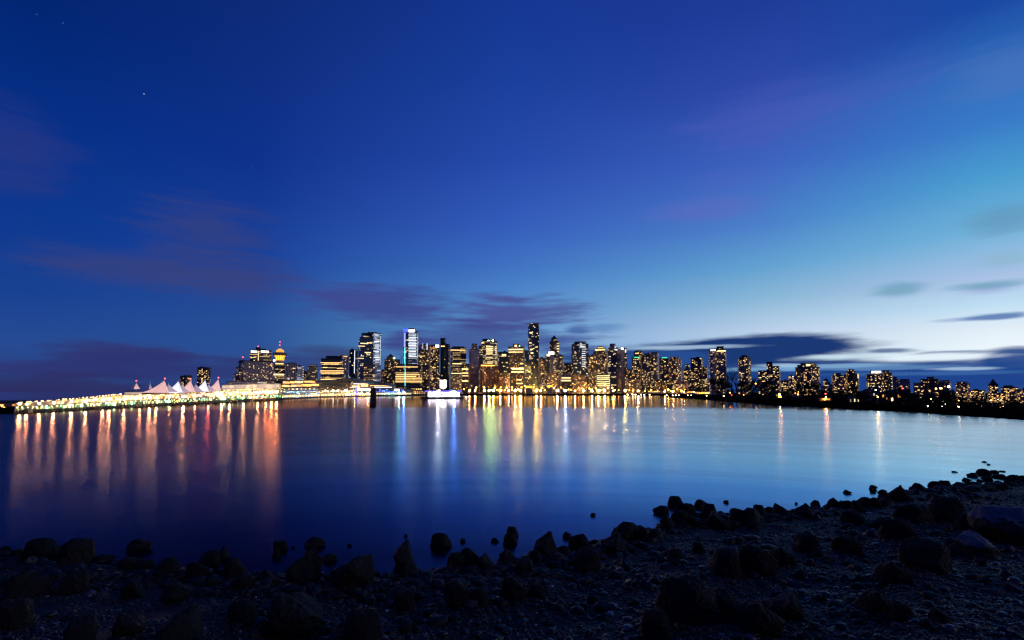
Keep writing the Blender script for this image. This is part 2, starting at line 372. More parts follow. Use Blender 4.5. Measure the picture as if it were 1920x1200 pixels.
def densify(pts, step=6, jit=.35):
    out = []
    for (a, b), (c, d) in zip(pts, pts[1:]):
        k = max(1, int(abs(c - a) / step))
        for i in range(k):
            f = i / k; out.append((a + (c - a) * f, b + (d - b) * f + random.uniform(-jit, jit) * (0 if i == 0 else 1)))
    return out + [pts[-1]]
CITY = [(527, 749.2), (560, 747), (600, 744.8), (640, 743.2), (700, 742.4), (760, 742.2), (880, 741.2), (960, 741), (1180, 741.2), (1262, 742.2), (1330, 743.5)]
land('city_shore', shore(densify(CITY, 12, .08)), [at(1500, 735, 4200).xy.to_3d() + Vector((0, 0, 3.2)), at(250, 735, 4200).xy.to_3d() + Vector((0, 0, 3.2)), at(255, 735, 1200).xy.to_3d() + Vector((0, 0, 3.2)), at(500, 735, 660).xy.to_3d() + Vector((0, 0, 3.2))], 3.2, 14, M['land'])
HEAD = [(1245, 744.6), (1275, 746), (1330, 749), (1400, 755), (1480, 760.5), (1600, 767), (1700, 773), (1800, 779.5), (1920, 787.5), (2100, 801), (2500, 835)]
hp = densify(HEAD, 7, .45)
land('headland', shore(hp), [Vector((2600, 1500, 3.3)), Vector((2600, 4000, 3.3)), at(1420, 735, 4000).xy.to_3d() + Vector((0, 0, 3.3)), at(1300, 735, 1150).xy.to_3d() + Vector((0, 0, 3.3))],
     [min(3.2, .5 + (px - 1245) * .035) if px < 1500 else max(1.9, 3.2 - (px - 1500) * .0065) for px, _ in hp], 16, M['land'])
land('quay', shore([(-260, 781), (-120, 778), (-30, 776.5), (26, 775)]), [at(27, 735, 330).xy.to_3d() + Vector((0, 0, 1.2)), at(-260, 735, 330).xy.to_3d() + Vector((0, 0, 1.2))], 1.2, 3, M['land'])

# ---- the beach this side
WLP = [(-900, 1120), (-300, 1058), (0, 1048), (60, 1054), (165, 1062), (230, 1062), (330, 1068), (400, 1080), (480, 1086), (560, 1090), (640, 1088), (690, 1084), (740, 1092), (830, 1078), (920, 1066), (1000, 1052), (1080, 1040), (1130, 1022), (1190, 1006), (1250, 985), (1310, 974), (1400, 968), (1500, 964), (1560, 954), (1640, 942), (1690, 925), (1760, 917), (1850, 911), (1920, 905), (2100, 893), (2600, 868)]
wlu = np.array([(p[0] - CX) / F for p in WLP]); wly = np.array([ground(*p).y for p in WLP])
LAT = RNG.random((256, 256))
def vnoise(x, y, s):
    x = np.asarray(x, float) / s + 57.3; y = np.asarray(y, float) / s + 31.7
    ix, iy = np.floor(x).astype(int), np.floor(y).astype(int); fx, fy = x - ix, y - iy
    fx = fx * fx * (3 - 2 * fx); fy = fy * fy * (3 - 2 * fy)
    g = lambda a, b: LAT[a % 256, b % 256]
    return (g(ix, iy) * (1 - fx) + g(ix + 1, iy) * fx) * (1 - fy) + (g(ix, iy + 1) * (1 - fx) + g(ix + 1, iy + 1) * fx) * fy - .5
def terrain(X, Y):
    X = np.asarray(X, float); Y = np.asarray(Y, float)
    yw = np.interp(X / np.maximum(Y, 8.0), wlu, wly)
    s = yw - Y
    z = np.where(s > 0, .060 * s, .13 * s)
    z = np.clip(z, -2.5, 3.2)
    k = np.clip((s + 3) / 6, .25, 1)
    return z + k * (.34 * vnoise(X, Y, 3.1) + .18 * vnoise(X, Y, 1.1) + .09 * vnoise(X, Y, .45) + .045 * vnoise(X, Y, .2))
def hit(px, py):
    d = ray(px, py); t = 3.0
    while t < 200:
        p = CAM + d * t
        if p.z <= max(float(terrain(p.x, p.y)), 0.0): return p
        t += .06
    return CAM + d * t

def beach():
    xs = np.arange(-48, 84, .24); ys = np.arange(-12, 72, .24)
    X, Y = np.meshgrid(xs, ys); Z = terrain(X, Y); ny, nx = X.shape
    v = np.stack([X, Y, Z], -1).reshape(-1, 3)
    i = np.arange(ny * nx).reshape(ny, nx)
    f = np.stack([i[:-1, :-1], i[:-1, 1:], i[1:, 1:], i[1:, :-1]], -1).reshape(-1, 4)
    me = bpy.data.meshes.new('beach')
    me.vertices.add(len(v)); me.vertices.foreach_set('co', v.ravel())
    me.loops.add(f.size); me.loops.foreach_set('vertex_index', f.ravel())
    me.polygons.add(len(f)); me.polygons.foreach_set('loop_start', np.arange(0, f.size, 4))
    me.polygons.foreach_set('use_smooth', np.ones(len(f), bool)); me.update(calc_edges=True)
    m, t, o = new_mat('shingle_ground'); tc = t.new('ShaderNodeTexCoord').outputs['Object']
    vo = t.new('ShaderNodeTexVoronoi'); t.put(vo.inputs['Vector'], tc); vo.inputs['Scale'].default_value = 16
    n = t.noise(tc, .9, 5, .6)
    c = t.mix(t.mrange(n, .35, .65), (.0025, .0018, .0028, 1), (.012, .0092, .013, 1))
    c = t.mix(t.math('MULTIPLY', t.sep(vo.outputs['Color'])[0], .6), c, (.02, .016, .016, 1))
    pbsdf(t, o, c, .7, spec=.3, bump=(t.math('SUBTRACT', 1.0, vo.outputs['Distance']), .9, .05))
    me.materials.append(m)
    struct(link('beach', me))
beach()

# ---- pebbles nobody could count
def unit_ico(sub=1):
    import bmesh
    bm = bmesh.new(); bmesh.ops.create_icosphere(bm, subdivisions=sub, radius=1)
    bm.verts.ensure_lookup_table()
    v = np.array([w.co[:] for w in bm.verts]); f = np.array([[q.index for q in p.verts] for p in bm.faces]); bm.free(); return v, f
def scatter(name, n, smin, smax, mat, region, flat=.6, seed=1, lift=.25):
    rg = np.random.default_rng(seed); v, f = unit_ico(1 if n > 4000 else 2)
    # rejection-free: choose by screen-like density (nearer ground gets more, as it shows more)
    Y = region[2] + (region[3] - region[2]) * rg.random(n * 3) ** 1.35
    u = region[0] + (region[1] - region[0]) * rg.random(n * 3)
    X = u * Y; z = terrain(X, Y)
    clump = vnoise(X, Y, 2.3) + .6 * vnoise(X, Y, .8)
    keep = (z > -.02) & (clump > -.5 + rg.random(n * 3) * .3)
    X, Y, z = X[keep][:n], Y[keep][:n], z[keep][:n]; n = len(X)
    s = smin + (smax - smin) * rg.random(n) ** 2.6
    sc3 = np.stack([s * (.7 + .6 * rg.random(n)), s * (.7 + .6 * rg.random(n)), s * flat * (.6 + .7 * rg.random(n))], -1)
    a = rg.random(n) * 6.283; tl = (rg.random(n) - .5) * .9
    pts = v[None] * (1 + .35 * (rg.random((n, len(v), 1)) - .5)) * sc3[:, None, :]
    ca, sa, ct, st = np.cos(a), np.sin(a), np.cos(tl), np.sin(tl)
    y1 = pts[..., 1] * ct[:, None] - pts[..., 2] * st[:, None]; z1 = pts[..., 1] * st[:, None] + pts[..., 2] * ct[:, None]
    x2 = pts[..., 0] * ca[:, None] - y1 * sa[:, None]; y2 = pts[..., 0] * sa[:, None] + y1 * ca[:, None]
    V = np.stack([x2 + X[:, None], y2 + Y[:, None], z1 + (z + s * flat * lift)[:, None]], -1).reshape(-1, 3)
    Fc = (f[None] + (np.arange(n) * len(v))[:, None, None]).reshape(-1, 3)
    me = bpy.data.meshes.new(name)
    me.vertices.add(len(V)); me.vertices.foreach_set('co', V.ravel())
    me.loops.add(Fc.size); me.loops.foreach_set('vertex_index', Fc.ravel())
    me.polygons.add(len(Fc)); me.polygons.foreach_set('loop_start', np.arange(0, Fc.size, 3))
    me.update(calc_edges=True); me.materials.append(mat)
    o = link(name, me); o['kind'] = 'stuff'; return o
def pebble_mat():
    m, t, o = new_mat('pebble_stone'); g = t.new('ShaderNodeNewGeometry')
    r = g.outputs['Random Per Island']
    c = t.ramp(r, [(0, (.0018, .0013, .0016, 1)), (.55, (.0062, .0042, .0055, 1)), (.82, (.016, .0122, .016, 1)), (.95, (.05, .043, .055, 1)), (.99, (.17, .165, .19, 1)), (1, (.40, .41, .45, 1))])
    pbsdf(t, o, c, .45, spec=.55); return m
pm = pebble_mat()
tag_label = lambda o, l, c: tag(o, l, c)
tag(scatter('gravel', 120000, .020, .085, pm, (-1.3, 1.6, 9.0, 54), seed=3), 'wet grey shingle covering the beach between the black boulders', 'gravel')
tag(scatter('cobbles', 2600, .05, .18, pm, (-1.1, 1.1, 10, 50), seed=5), 'scattered dark and pale cobbles lying on the shingle', 'cobbles')

# ---- rubble of fist- to bucket-sized black stones, thickest along the waterline
def rubble(n, seed):
    rg = np.random.default_rng(seed); v, f = unit_ico(3); m = 0; Vs, Fs = [], []
    cuts = rg.normal(size=(24, 3)); cuts /= np.linalg.norm(cuts, axis=1)[:, None]
    while m < n:
        u = rg.uniform(-1.05, 1.05); yw = float(np.interp(u, wlu, wly))
        if rg.random() < .5: Y = yw + rg.normal() * 1.0 - .9 + (.6 if u > .3 else 0)
        else: Y = rg.uniform(12, yw)
        X = u * Y; z = float(terrain(X, Y))
        if z < -.16 or (Y < yw - 3 and float(vnoise(X, Y, 2.0)) < -.08): continue
        s = .07 + .27 * rg.random() ** 1.5 * (1.0 if rg.random() < .7 else 1.35) * (Y / 32) ** .5
        p = v.copy()
        for k in rg.choice(24, 7, replace=False):
            h = p @ cuts[k] - rg.uniform(.5, .85); p = p - np.outer(np.clip(h, 0, None) * .9, cuts[k])
        p = p * (1 + .10 * rg.normal(size=(len(v), 1))) * (s * np.array([rg.uniform(.8, 1.3), rg.uniform(.8, 1.2), rg.uniform(.45, .8)]))
        a = rg.random() * 6.283; c, q = math.cos(a), math.sin(a)
        p = np.stack([p[:, 0] * c - p[:, 1] * q + X, p[:, 0] * q + p[:, 1] * c + Y, p[:, 2] + max(z, -.05) + s * .12], -1)
        Fs.append(f + m * len(v)); Vs.append(p); m += 1
    V, Fc = np.concatenate(Vs), np.concatenate(Fs)
    me = bpy.data.meshes.new('rubble'); me.vertices.add(len(V)); me.vertices.foreach_set('co', V.ravel())
    me.loops.add(Fc.size); me.loops.foreach_set('vertex_index', Fc.ravel().astype(np.int32))
    me.polygons.add(len(Fc)); me.polygons.foreach_set('loop_start', np.arange(0, Fc.size, 3)); me.update(calc_edges=True)
    m_, t, o = new_mat('wet_black_stone'); g = t.new('ShaderNodeNewGeometry'); nz = t.noise(t.new('ShaderNodeTexCoord').outputs['Object'], 14, 4, .65)
    c = t.ramp(t.math('MULTIPLY_ADD', nz, .5, t.math('MULTIPLY', g.outputs['Random Per Island'], .5)), [(.2, (.001, .0008, .001, 1)), (.55, (.004, .003, .0035, 1)), (.8, (.014, .011, .013, 1)), (.92, (.05, .045, .055, 1))])
    pbsdf(t, o, c, .6, spec=.35); me.materials.append(m_)
    o = link('rubble', me); o['kind'] = 'stuff'; return o
tag(rubble(3300, 11), 'jumbled small black stones packed between the boulders and along the water edge', 'rubble')

# ---- boulders
def rock_mat(name, cols, pale=None):
    m, t, o = new_mat(name); tc = t.new('ShaderNodeTexCoord').outputs['Object']; oi = t.new('ShaderNodeObjectInfo')
    pos = t.vmath('ADD', tc, t.xyz(t.math('MULTIPLY', oi.outputs['Random'], 37.0), 0.0, 0.0))
    n = t.noise(pos, 3.2, 6, .65); n2 = t.noise(pos, 22, 4, .7)
    c = t.ramp(t.math('MULTIPLY_ADD', n2, .35, t.math('MULTIPLY', n, .75)), [(.35, cols[0] + (1,)), (.55, cols[1] + (1,)), (.72, cols[2] + (1,))])
    if pale:   # bare dry stone above the tide line
        zz = t.sep(tc)[2]
        k = t.mrange(t.math('MULTIPLY_ADD', t.math('SUBTRACT', n, .5), .9, zz), pale[1], pale[1] + .12)
        c = t.mix(k, c, t.mix(n2, tuple(q * .75 for q in pale[0]) + (1,), pale[0] + (1,)))
    pbsdf(t, o, c, .72, spec=.3, bump=(t.math('MULTIPLY_ADD', n2, .7, n), .8, .06)); return m
RM = rock_mat('weedy_rock', ((.0010, .0008, .0010), (.0032, .0022, .0026), (.011, .008, .0095)))
RP = rock_mat('pale_topped_rock', ((.006, .005, .005), (.014, .011, .011), (.03, .025, .026)), ((.19, .17, .19), .28))
RPB = rock_mat('bare_rock', ((.02, .018, .02), (.06, .055, .06), (.12, .11, .125)))
UV5, UF5 = unit_ico(6)
def rock_mesh(seed, kind, rough=1.0, mat=None):
    rg = np.random.default_rng(seed); v = UV5.copy()
    ncut = {'dome': 10, 'blocky': 15, 'pointed': 10, 'flat': 9}[kind]
    for _ in range(ncut):
        n = rg.normal(size=3); n /= np.linalg.norm(n)
        if kind == 'dome': n[2] = abs(n[2]) * .6
        d = rg.uniform(.50, .84); h = v @ n - d; v = v - np.outer(np.clip(h, 0, None) * .88, n)
    if kind == 'pointed':
        k = np.clip((v[:, 2] + .4) / 1.4, 0, 1); v[:, 0] = v[:, 0] * (1 - .34 * k ** 1.8) + .20 * k; v[:, 1] *= (1 - .4 * k)
    out = np.empty_like(v); s = rg.uniform(0, 90, 3)
    for i, p in enumerate(v):
        q = Vector(p * 1.5 + s); a = mnoise.noise(q) * .20 + (.5 - abs(mnoise.noise(q * 2.3))) * .13 + mnoise.noise(q * 6.0) * .055 * rough + (.4 - abs(mnoise.noise(q * 13))) * .060 * rough + mnoise.noise(q * 30) * .030 * rough
        out[i] = p * (1 + a)
    out[:, 2] = np.where(out[:, 2] < -.55, -.55 + (out[:, 2] + .55) * .3, out[:, 2])
    for a in range(3): out[:, a] -= (out[:, a].max() + out[:, a].min()) / 2; out[:, a] /= np.abs(out[:, a]).max()
    me = mesh('boulder', out, UF5.tolist(), mat or RM, smooth=True); return me
ROCKS = {'dome': [rock_mesh(10 + i, 'dome') for i in range(4)], 'blocky': [rock_mesh(30 + i, 'blocky') for i in range(4)],
         'pointed': [rock_mesh(50 + i, 'pointed') for i in range(2)], 'flat': [rock_mesh(70 + i, 'flat', .7) for i in range(3)]}
PALE = rock_mesh(91, 'blocky', .5, RP); PALE2 = rock_mesh(92, 'dome', .5, RP); BARE = rock_mesh(93, 'blocky', .6, RPB)
def wl_row(px): return float(np.interp(px, [p[0] for p in WLP], [p[1] for p in WLP]))
def boulder(cx, ytop, ybase, w, kind, label, group=None, me=None, name='boulder', rz=None):
    p = hit(cx, ybase); gz = max(float(terrain(p.x, p.y)), 0.0); k = p.y / F
    W = w * k; hv = (ybase - ytop) * k; th = math.atan2(CAMH - gz, Vector((p.x, p.y)).length); sn, cs = math.sin(th), math.cos(th)
    H = min(hv * .97, W * (1.25 if kind == 'pointed' or label.startswith('tall pointed') else .88 if ybase < wl_row(cx) + 14 else .66))
    D = min(max(W * random.uniform(.7, .9), math.sqrt(max(hv * hv - (H * cs) ** 2, 0)) / sn), W * 1.25)
    sink = .22 * H + .05 if ybase > wl_row(cx) - 4 else .10 * H
    if ybase < wl_row(cx) - 4 and ybase - ytop < 7: H *= 1.35
    me = me or random.choice(ROCKS[kind])
    u = Vector((p.x, p.y, 0)).normalized()
    c = Vector((p.x, p.y, 0)) + u * D * .42
    o = link(name, me, None, (c.x, c.y, gz + (H - sink) / 2), (random.uniform(-.06, .06), random.uniform(-.06, .06), (random.choice((0, math.pi)) if rz is None else rz) + random.uniform(-.3, .3) * min(1, W / D * .6)), (W / 2 * 1.0, D / 2, (H + sink) / 2))
    tag(o, label, 'boulder', group); return o
GW, GE, GB = 'boulders standing clear in the water', 'boulders along the water edge', 'boulders on the shingle'
for cx, yt, yb, w, kind, lab, grp in [
    # standing in the water, from the left of the picture
    (8, 1026, 1036, 24, 'flat', 'low flat black rock awash at the far left edge of the water', GW),
    (262, 1014, 1035, 46, 'flat', 'low whale-backed black boulder alone in the water at the left', GW),
    (191, 1043, 1055, 37, 'flat', 'thin flat slab of black rock awash beside the big humped shore boulder', GW),
    (418, 1026, 1049, 19, 'pointed', 'small pointed black rock in the water behind a slumped boulder', GW),
    (525, 1016, 1032, 30, 'dome', 'upper of two dark rocks close together left of the long oval rock', GW),
    (519, 1033, 1046, 19, 'dome', 'lower and smaller of two dark rocks close together in the water', GW),
    (588, 1010, 1028, 38, 'flat', 'long oval black boulder in the water above a pea-shaped stone', GW),
    (585, 1030, 1038, 19, 'dome', 'pea-shaped stone in the water just below the long oval boulder', GW),
    (616, 1041, 1055, 28, 'flat', 'tilted flat black rock in the water near the ragged shore mass', GW),
    (550, 1026, 1029, 9, 'flat', 'tiny rock tip between two pairs of wet boulders', GW),
    (656, 1021, 1025, 9, 'flat', 'tiny lone rock tip above the ragged shore mass', GW),
    (761, 1003, 1007, 7, 'flat', 'tiny rock tip under the blue light streak', GW),
    (827, 1003, 1028, 41, 'dome', 'smooth oval black boulder in the water right of the tall pointed one', GW),
    (868, 1010, 1017, 11, 'flat', 'small rock tip just right of the smooth oval boulder', GW),
    (928, 1010, 1017, 15, 'flat', 'small rock tip just left of two boulders stacked in the water', GW),
    (961, 990, 1008, 24, 'dome', 'round black boulder stacked on another in the water, the upper one', GW),
    (957, 1003, 1022, 29, 'dome', 'wide black boulder carrying a rounder one in the water', GW),
    (1063, 999, 1009, 18, 'flat', 'low black rock beside the heart-shaped pair in the water', GW),
    (1090, 1000, 1031, 27, 'dome', 'taller lobe of the heart-shaped pair of boulders in the water', GW),
    (1076, 1006, 1029, 22, 'dome', 'shorter lobe of the heart-shaped pair of boulders in the water', GW),
    (1112, 964, 968, 12, 'flat', 'tiny lone rock far out in the blue water mid-bay', GW),
    (1242, 950, 965, 35, 'flat', 'flat oval boulder in the water, lower left of the domed one', GW),
    (1267, 932, 950, 33, 'dome', 'domed boulder standing farthest out of the tight cluster', GW),
    (1314, 938, 952, 29, 'flat', 'leaf-shaped boulder in the water right of the domed one', GW),
    (1362, 940, 944, 11, 'flat', 'tiny rock tip above the long row of shore boulders', GW),
    (1493, 943, 946, 7, 'flat', 'tiny rock tip left of the upright blocky boulder', GW),
    (1530, 940, 955, 21, 'flat', 'slanting black boulder in the water beside the upright blocky one', GW),
    (1561, 930, 955, 24, 'blocky', 'upright blocky boulder standing alone in pale water', GW),
    (1589, 921, 926, 15, 'flat', 'low rock tip in pale water past the upright blocky boulder', GW),
    (1637, 912, 918, 18, 'flat', 'flat rock awash, upper of a pair left of the dark reef', GW),
    (1636, 920, 924, 11, 'flat', 'small flat rock awash, lower of a pair left of the dark reef', GW),
    (1655, 919, 929, 20, 'flat', 'wedge-shaped rock awash against the dark reef', GW),
    (1789, 884, 886, 11, 'flat', 'thin sliver of rock in white water left of the far islets', GW),
    (1813, 898, 903, 15, 'flat', 'flat islet rock in white water, the one nearest the reef', GW),
    (1825, 889, 895, 20, 'flat', 'long flat islet rock in white water below the thin sliver', GW),
    (1845, 880, 891, 18, 'dome', 'domed islet rock, tallest in the white water at the far right', GW),
    (1862, 883, 888, 17, 'flat', 'slanting islet rock just behind the domed islet', GW),
    (1872, 889, 897, 23, 'flat', 'broad flat islet rock in white water at the far right', GW),
    (1851, 893, 902, 16, 'dome', 'round islet rock below the domed islet', GW),
    (1838, 900, 904, 11, 'flat', 'small islet rock between the reef and the round islet', GW),
    (1878, 883, 885, 13, 'flat', 'thin dark ripple of rock right of the slanting islet', GW),
    (1845, 865, 867, 8, 'flat', 'farthest tiny rock tip in the white water', GW),
    (1854, 870, 872, 6, 'flat', 'second farthest tiny rock tip in the white water', GW),
    # at the water's edge
    (35, 1030, 1050, 36, 'flat', 'low dark boulder at the edge left of the broad dome', GE),
    (78, 1014, 1050, 60, 'dome', 'broad dome-shaped black boulder left of the big humped one', GE),
    (143, 1008, 1064, 54, 'dome', 'big humped black boulder, highest on the left shore', GE),
    (239, 1048, 1072, 32, 'dome', 'rounded boulder at the edge below the whale-backed rock', GE),
    (272, 1053, 1074, 30, 'dome', 'small rounded boulder beside the wide knobbly one', GE),
    (310, 1052, 1084, 46, 'blocky', 'wide knobbly boulder at the edge on the left', GE),
    (392, 1037, 1064, 42, 'blocky', 'slumped boulder with a sloping shoulder below the small pointed rock', GE),
    (440, 1051, 1086, 42, 'dome', 'rounded boulder at the edge right of the slumped one', GE),
    (372, 1058, 1088, 46, 'blocky', 'dark boulder in front of the slumped one', GE),
    (500, 1074, 1097, 42, 'flat', 'low boulder left of the double-peaked mass', GE),
    (571, 1040, 1098, 68, 'blocky', 'double-peaked black boulder mass at the edge', GE),
    (660, 1050, 1108, 84, 'blocky', 'big ragged boulder mass with pale streaks at the edge', GE),
    (755, 1022, 1068, 42, 'blocky', 'tall pointed black boulder leaning right at the edge', GE),
    (767, 1053, 1086, 40, 'blocky', 'block of rock at the foot of the tall pointed boulder', GE),
    (855, 1037, 1074, 37, 'dome', 'left one of three boulders side by side past the pointed one', GE),
    (882, 1029, 1070, 40, 'blocky', 'middle and tallest of three boulders side by side', GE),
    (912, 1036, 1074, 32, 'blocky', 'right one of three boulders side by side', GE),
    (952, 1027, 1063, 33, 'blocky', 'square-shouldered boulder below the two stacked in the water', GE),
    (1025, 1005, 1046, 50, 'blocky', 'large rounded boulder left of the heart-shaped pair', GE),
    (985, 1040, 1080, 38, 'dome', 'dark boulder lower left of the large rounded one', GE),
    (1005, 1035, 1062, 28, 'dome', 'small boulder tucked under the large rounded one', GE),
    (1100, 1033, 1076, 54, 'blocky', 'weedy boulder below the heart-shaped pair', GE),
    (1175, 983, 1016, 60, 'flat', 'flat-topped boulder above the chunky cube-like one', GE),
    (1155, 1002, 1040, 48, 'blocky', 'chunky cube-like boulder at the edge mid-shore', GE),
    (1205, 984, 1012, 22, 'dome', 'small knob of rock right of the flat-topped boulder', GE),
    (1228, 985, 1014, 28, 'dome', 'round knob of rock left of the tight cluster', GE),
    (1253, 967, 997, 35, 'blocky', 'square boulder at the lower left of the tight cluster', GE),
    (1285, 946, 968, 36, 'dome', 'rounded boulder in the middle of the tight cluster', GE),
    (1275, 957, 988, 32, 'dome', 'dark boulder behind the square one in the tight cluster', GE),
    (1303, 954, 990, 30, 'blocky', 'steep boulder at the right of the tight cluster', GE),
    (1330, 945, 978, 34, 'dome', 'leaning boulder just right of the tight cluster', GE),
    (1347, 955, 994, 42, 'blocky', 'blocky boulder lower right of the leaning one', GE),
    (1385, 951, 985, 40, 'dome', 'first boulder of the long row on the mid shore', GE),
    (1408, 950, 985, 42, 'flat', 'second boulder of the long row on the mid shore', GE),
    (1424, 947, 972, 26, 'dome', 'third and roundest boulder of the long row', GE),
    (1444, 950, 970, 20, 'dome', 'fourth and smallest boulder of the long row', GE),
    (1466, 948, 972, 34, 'flat', 'fifth and broadest boulder of the long row', GE),
    (1512, 948, 972, 38, 'blocky', 'knobbly boulder below the slanting rock in the water', GE),
    (1590, 941, 958, 24, 'dome', 'first of four knobs of rock right of the upright boulder', GE),
    (1605, 938, 957, 19, 'dome', 'second of four knobs of rock right of the upright boulder', GE),
    (1622, 933, 952, 22, 'dome', 'third of four knobs of rock right of the upright boulder', GE),
    (1640, 934, 951, 19, 'dome', 'fourth of four knobs of rock right of the upright boulder', GE),
    (1657, 932, 951, 20, 'dome', 'rock knob ending the line of four at the reef', GE),
    (1672, 927, 938, 16, 'dome', 'small rock at the foot of the dark reef', GE),
    (1690, 911, 941, 44, 'blocky', 'blocky weedy rock starting the dark reef', GE),
    (1722, 907, 922, 30, 'flat', 'low weedy rock on the crest of the reef', GE),
    (1752, 903, 914, 18, 'dome', 'small round rock on the crest of the reef', GE),
    (1772, 902, 915, 24, 'dome', 'larger round rock on the crest of the reef', GE),
    (1800, 905, 914, 26, 'flat', 'flat rock on the reef below the islets', GE),
    (1832, 904, 912, 24, 'flat', 'flat rock at the right end of the reef', GE),
    (1900, 891, 906, 22, 'dome', 'rounded rock on the point at the right edge', GE),
    (1917, 892, 907, 18, 'dome', 'rock cut by the right edge of the photo on the point', GE),
    # up on the shingle
    (1712, 948, 980, 58, 'dome', 'weedy dome boulder behind the barnacled pair on the right beach', GB),
    (1775, 935, 978, 68, 'dome', 'large dark boulder left of the big pale-faced one', GB),
    (1687, 978, 1016, 58, 'dome', 'weedy boulder above and left of the big round one', GB),
    (1735, 1004, 1075, 78, 'blocky', 'big round black boulder with a barnacled crown on the right beach', GB),
    (1668, 1038, 1098, 62, 'blocky', 'rough black boulder left of the big round one', GB),
    (1640, 1064, 1156, 66, 'blocky', 'tall ridged black boulder with a sloping edge on the right beach', GB),
    (1587, 1006, 1039, 44, 'dome', 'small round boulder with a pale tip on the shingle', GB),
    (1515, 1002, 1040, 48, 'dome', 'rounded boulder next to the pair on the mid beach', GB),
    (1420, 1006, 1080, 70, 'blocky', 'large boulder of the pair on the mid beach, the right one', GB),
    (1360, 1028, 1084, 66, 'dome', 'smaller boulder of the pair on the mid beach, the left one', GB),
    (1462, 1018, 1062, 50, 'blocky', 'boulder leaning against the pair on the mid beach', GB),
    (1292, 1094, 1176, 108, 'dome', 'huge black mound of rock low in the middle of the beach', GB),
    (1352, 1108, 1165, 66, 'dome', 'lower shoulder rock of the huge black mound', GB),
    (1418, 1108, 1196, 92, 'blocky', 'great black boulder at the bottom, right of the huge mound', GB),
    (1472, 1098, 1166, 60, 'blocky', 'slab leaning on the great black boulder at the bottom', GB),
    (1265, 1033, 1058, 37, 'dome', 'small dark boulder on the shingle below the tight cluster', GB),
    (1310, 1016, 1038, 27, 'dome', 'little boulder on the shingle near the small dark one', GB),
    (965, 1074, 1128, 52, 'blocky', 'dark boulder on the shingle below the square-shouldered one', GB),
    (1007, 1090, 1124, 32, 'dome', 'companion stone right of a dark boulder mid-beach', GB),
    (1232, 1152, 1206, 70, 'dome', 'dark mound at the bottom edge below the huge mound', GB),
    (757, 1106, 1148, 48, 'dome', 'round black boulder with a pale rim on the shingle', GB),
    (862, 1084, 1142, 60, 'blocky', 'upright dark boulder below the three side by side', GB),
    (900, 1082, 1138, 40, 'dome', 'dark boulder beside the upright one below the three', GB),
    (552, 1096, 1205, 118, 'blocky', 'massive weed-covered boulder at the bottom edge with pale streaks', GB),
    (680, 1160, 1215, 90, 'dome', 'dark mound at the bottom right of the massive weedy boulder', GB),
    (335, 1148, 1215, 84, 'blocky', 'dark boulder at the bottom edge left of centre', GB),
    (243, 1136, 1194, 58, 'blocky', 'boulder between two bottom-edge boulders on the left', GB),
    (150, 1158, 1215, 66, 'dome', 'dark boulder at the bottom edge on the left', GB),
    (455, 1126, 1176, 58, 'dome', 'boulder at the left foot of the massive weedy one', GB),
    (50, 1078, 1128, 76, 'blocky', 'dark boulder on the left edge below the broad dome', GB),
    (135, 1076, 1116, 56, 'blocky', 'dark boulder below the big humped one', GB),
    (28, 1130, 1180, 70, 'dome', 'black boulder low on the left edge', GB),
    (250, 1090, 1122, 52, 'flat', 'flat dark boulder on the left shingle', GB),
    (455, 1084, 1114, 50, 'dome', 'weedy boulder behind the massive one', GB),
    (330, 1098, 1130, 54, 'flat', 'low weedy boulder on the left shingle near the knobbly one', GB),
    (1690, 1138, 1168, 42, 'dome', 'small dark boulder near the bottom of the right beach', GB),
    (1764, 1148, 1168, 38, 'flat', 'flat dark stone near the bottom of the right beach', GB),
    (1655, 970, 990, 34, 'flat', 'low weedy boulder left of the barnacled dome', GB),
    (1600, 962, 986, 40, 'dome', 'weedy boulder behind the small pale-tipped one', GB),
    (1790, 1016, 1036, 30, 'dome', 'dark stone between the big round boulder and the pale-capped one', GB),
    (1815, 965, 995, 40, 'dome', 'dark boulder under the big pale-faced one', GB),
]:
    boulder(cx, yt, yb, w, kind, lab, grp)
boulder(1892, 952, 1024, 100, 'blocky', 'big pale-faced granite boulder at the right edge of the beach', GB, PALE, rz=0)
boulder(1825, 994, 1050, 64, 'dome', 'round boulder with a pale cap in front of the big pale-faced one', GB, PALE2, rz=0)
# loose pale stones and lesser rocks
GP, GS = 'pale stones lying among the boulders', 'lesser black boulders along the shore'
for cx, yt, yb, w in [(193, 1172, 1202, 24), (165, 1180, 1196, 22), (122, 1098, 1112, 20), (60, 1046, 1064, 18), (190, 1112, 1122, 24), (246, 1078, 1088, 14), (345, 1067, 1076, 12), (372, 1066, 1082, 22),
                      (470, 1104, 1118, 16), (486, 1094, 1106, 20), (595, 1096, 1118, 14), (516, 1116, 1136, 16), (490, 1158, 1182, 26), (770, 1102, 1116, 20), (885, 1128, 1138, 30), (1690, 1098, 1106, 12),
                      (1755, 1124, 1132, 18), (1895, 1096, 1108, 26), (1868, 1108, 1118, 22), (1740, 1092, 1106, 22), (1680, 1170, 1184, 18), (1708, 1178, 1186, 14), (1825, 1178, 1186, 20), (1630, 1100, 1108, 10), (1300, 1180, 1188, 12), (1140, 1160, 1168, 12), (1850, 1150, 1158, 16), (1560, 1150, 1158, 12), (1085, 1120, 1127, 14), (1010, 1056, 1063, 16)]:
    boulder(cx, yt, yb, w, 'blocky', 'pale bare stone lying between the black boulders', GP, BARE, 'stone')
def wl_row(px): return float(np.interp(px, [p[0] for p in WLP], [p[1] for p in WLP]))
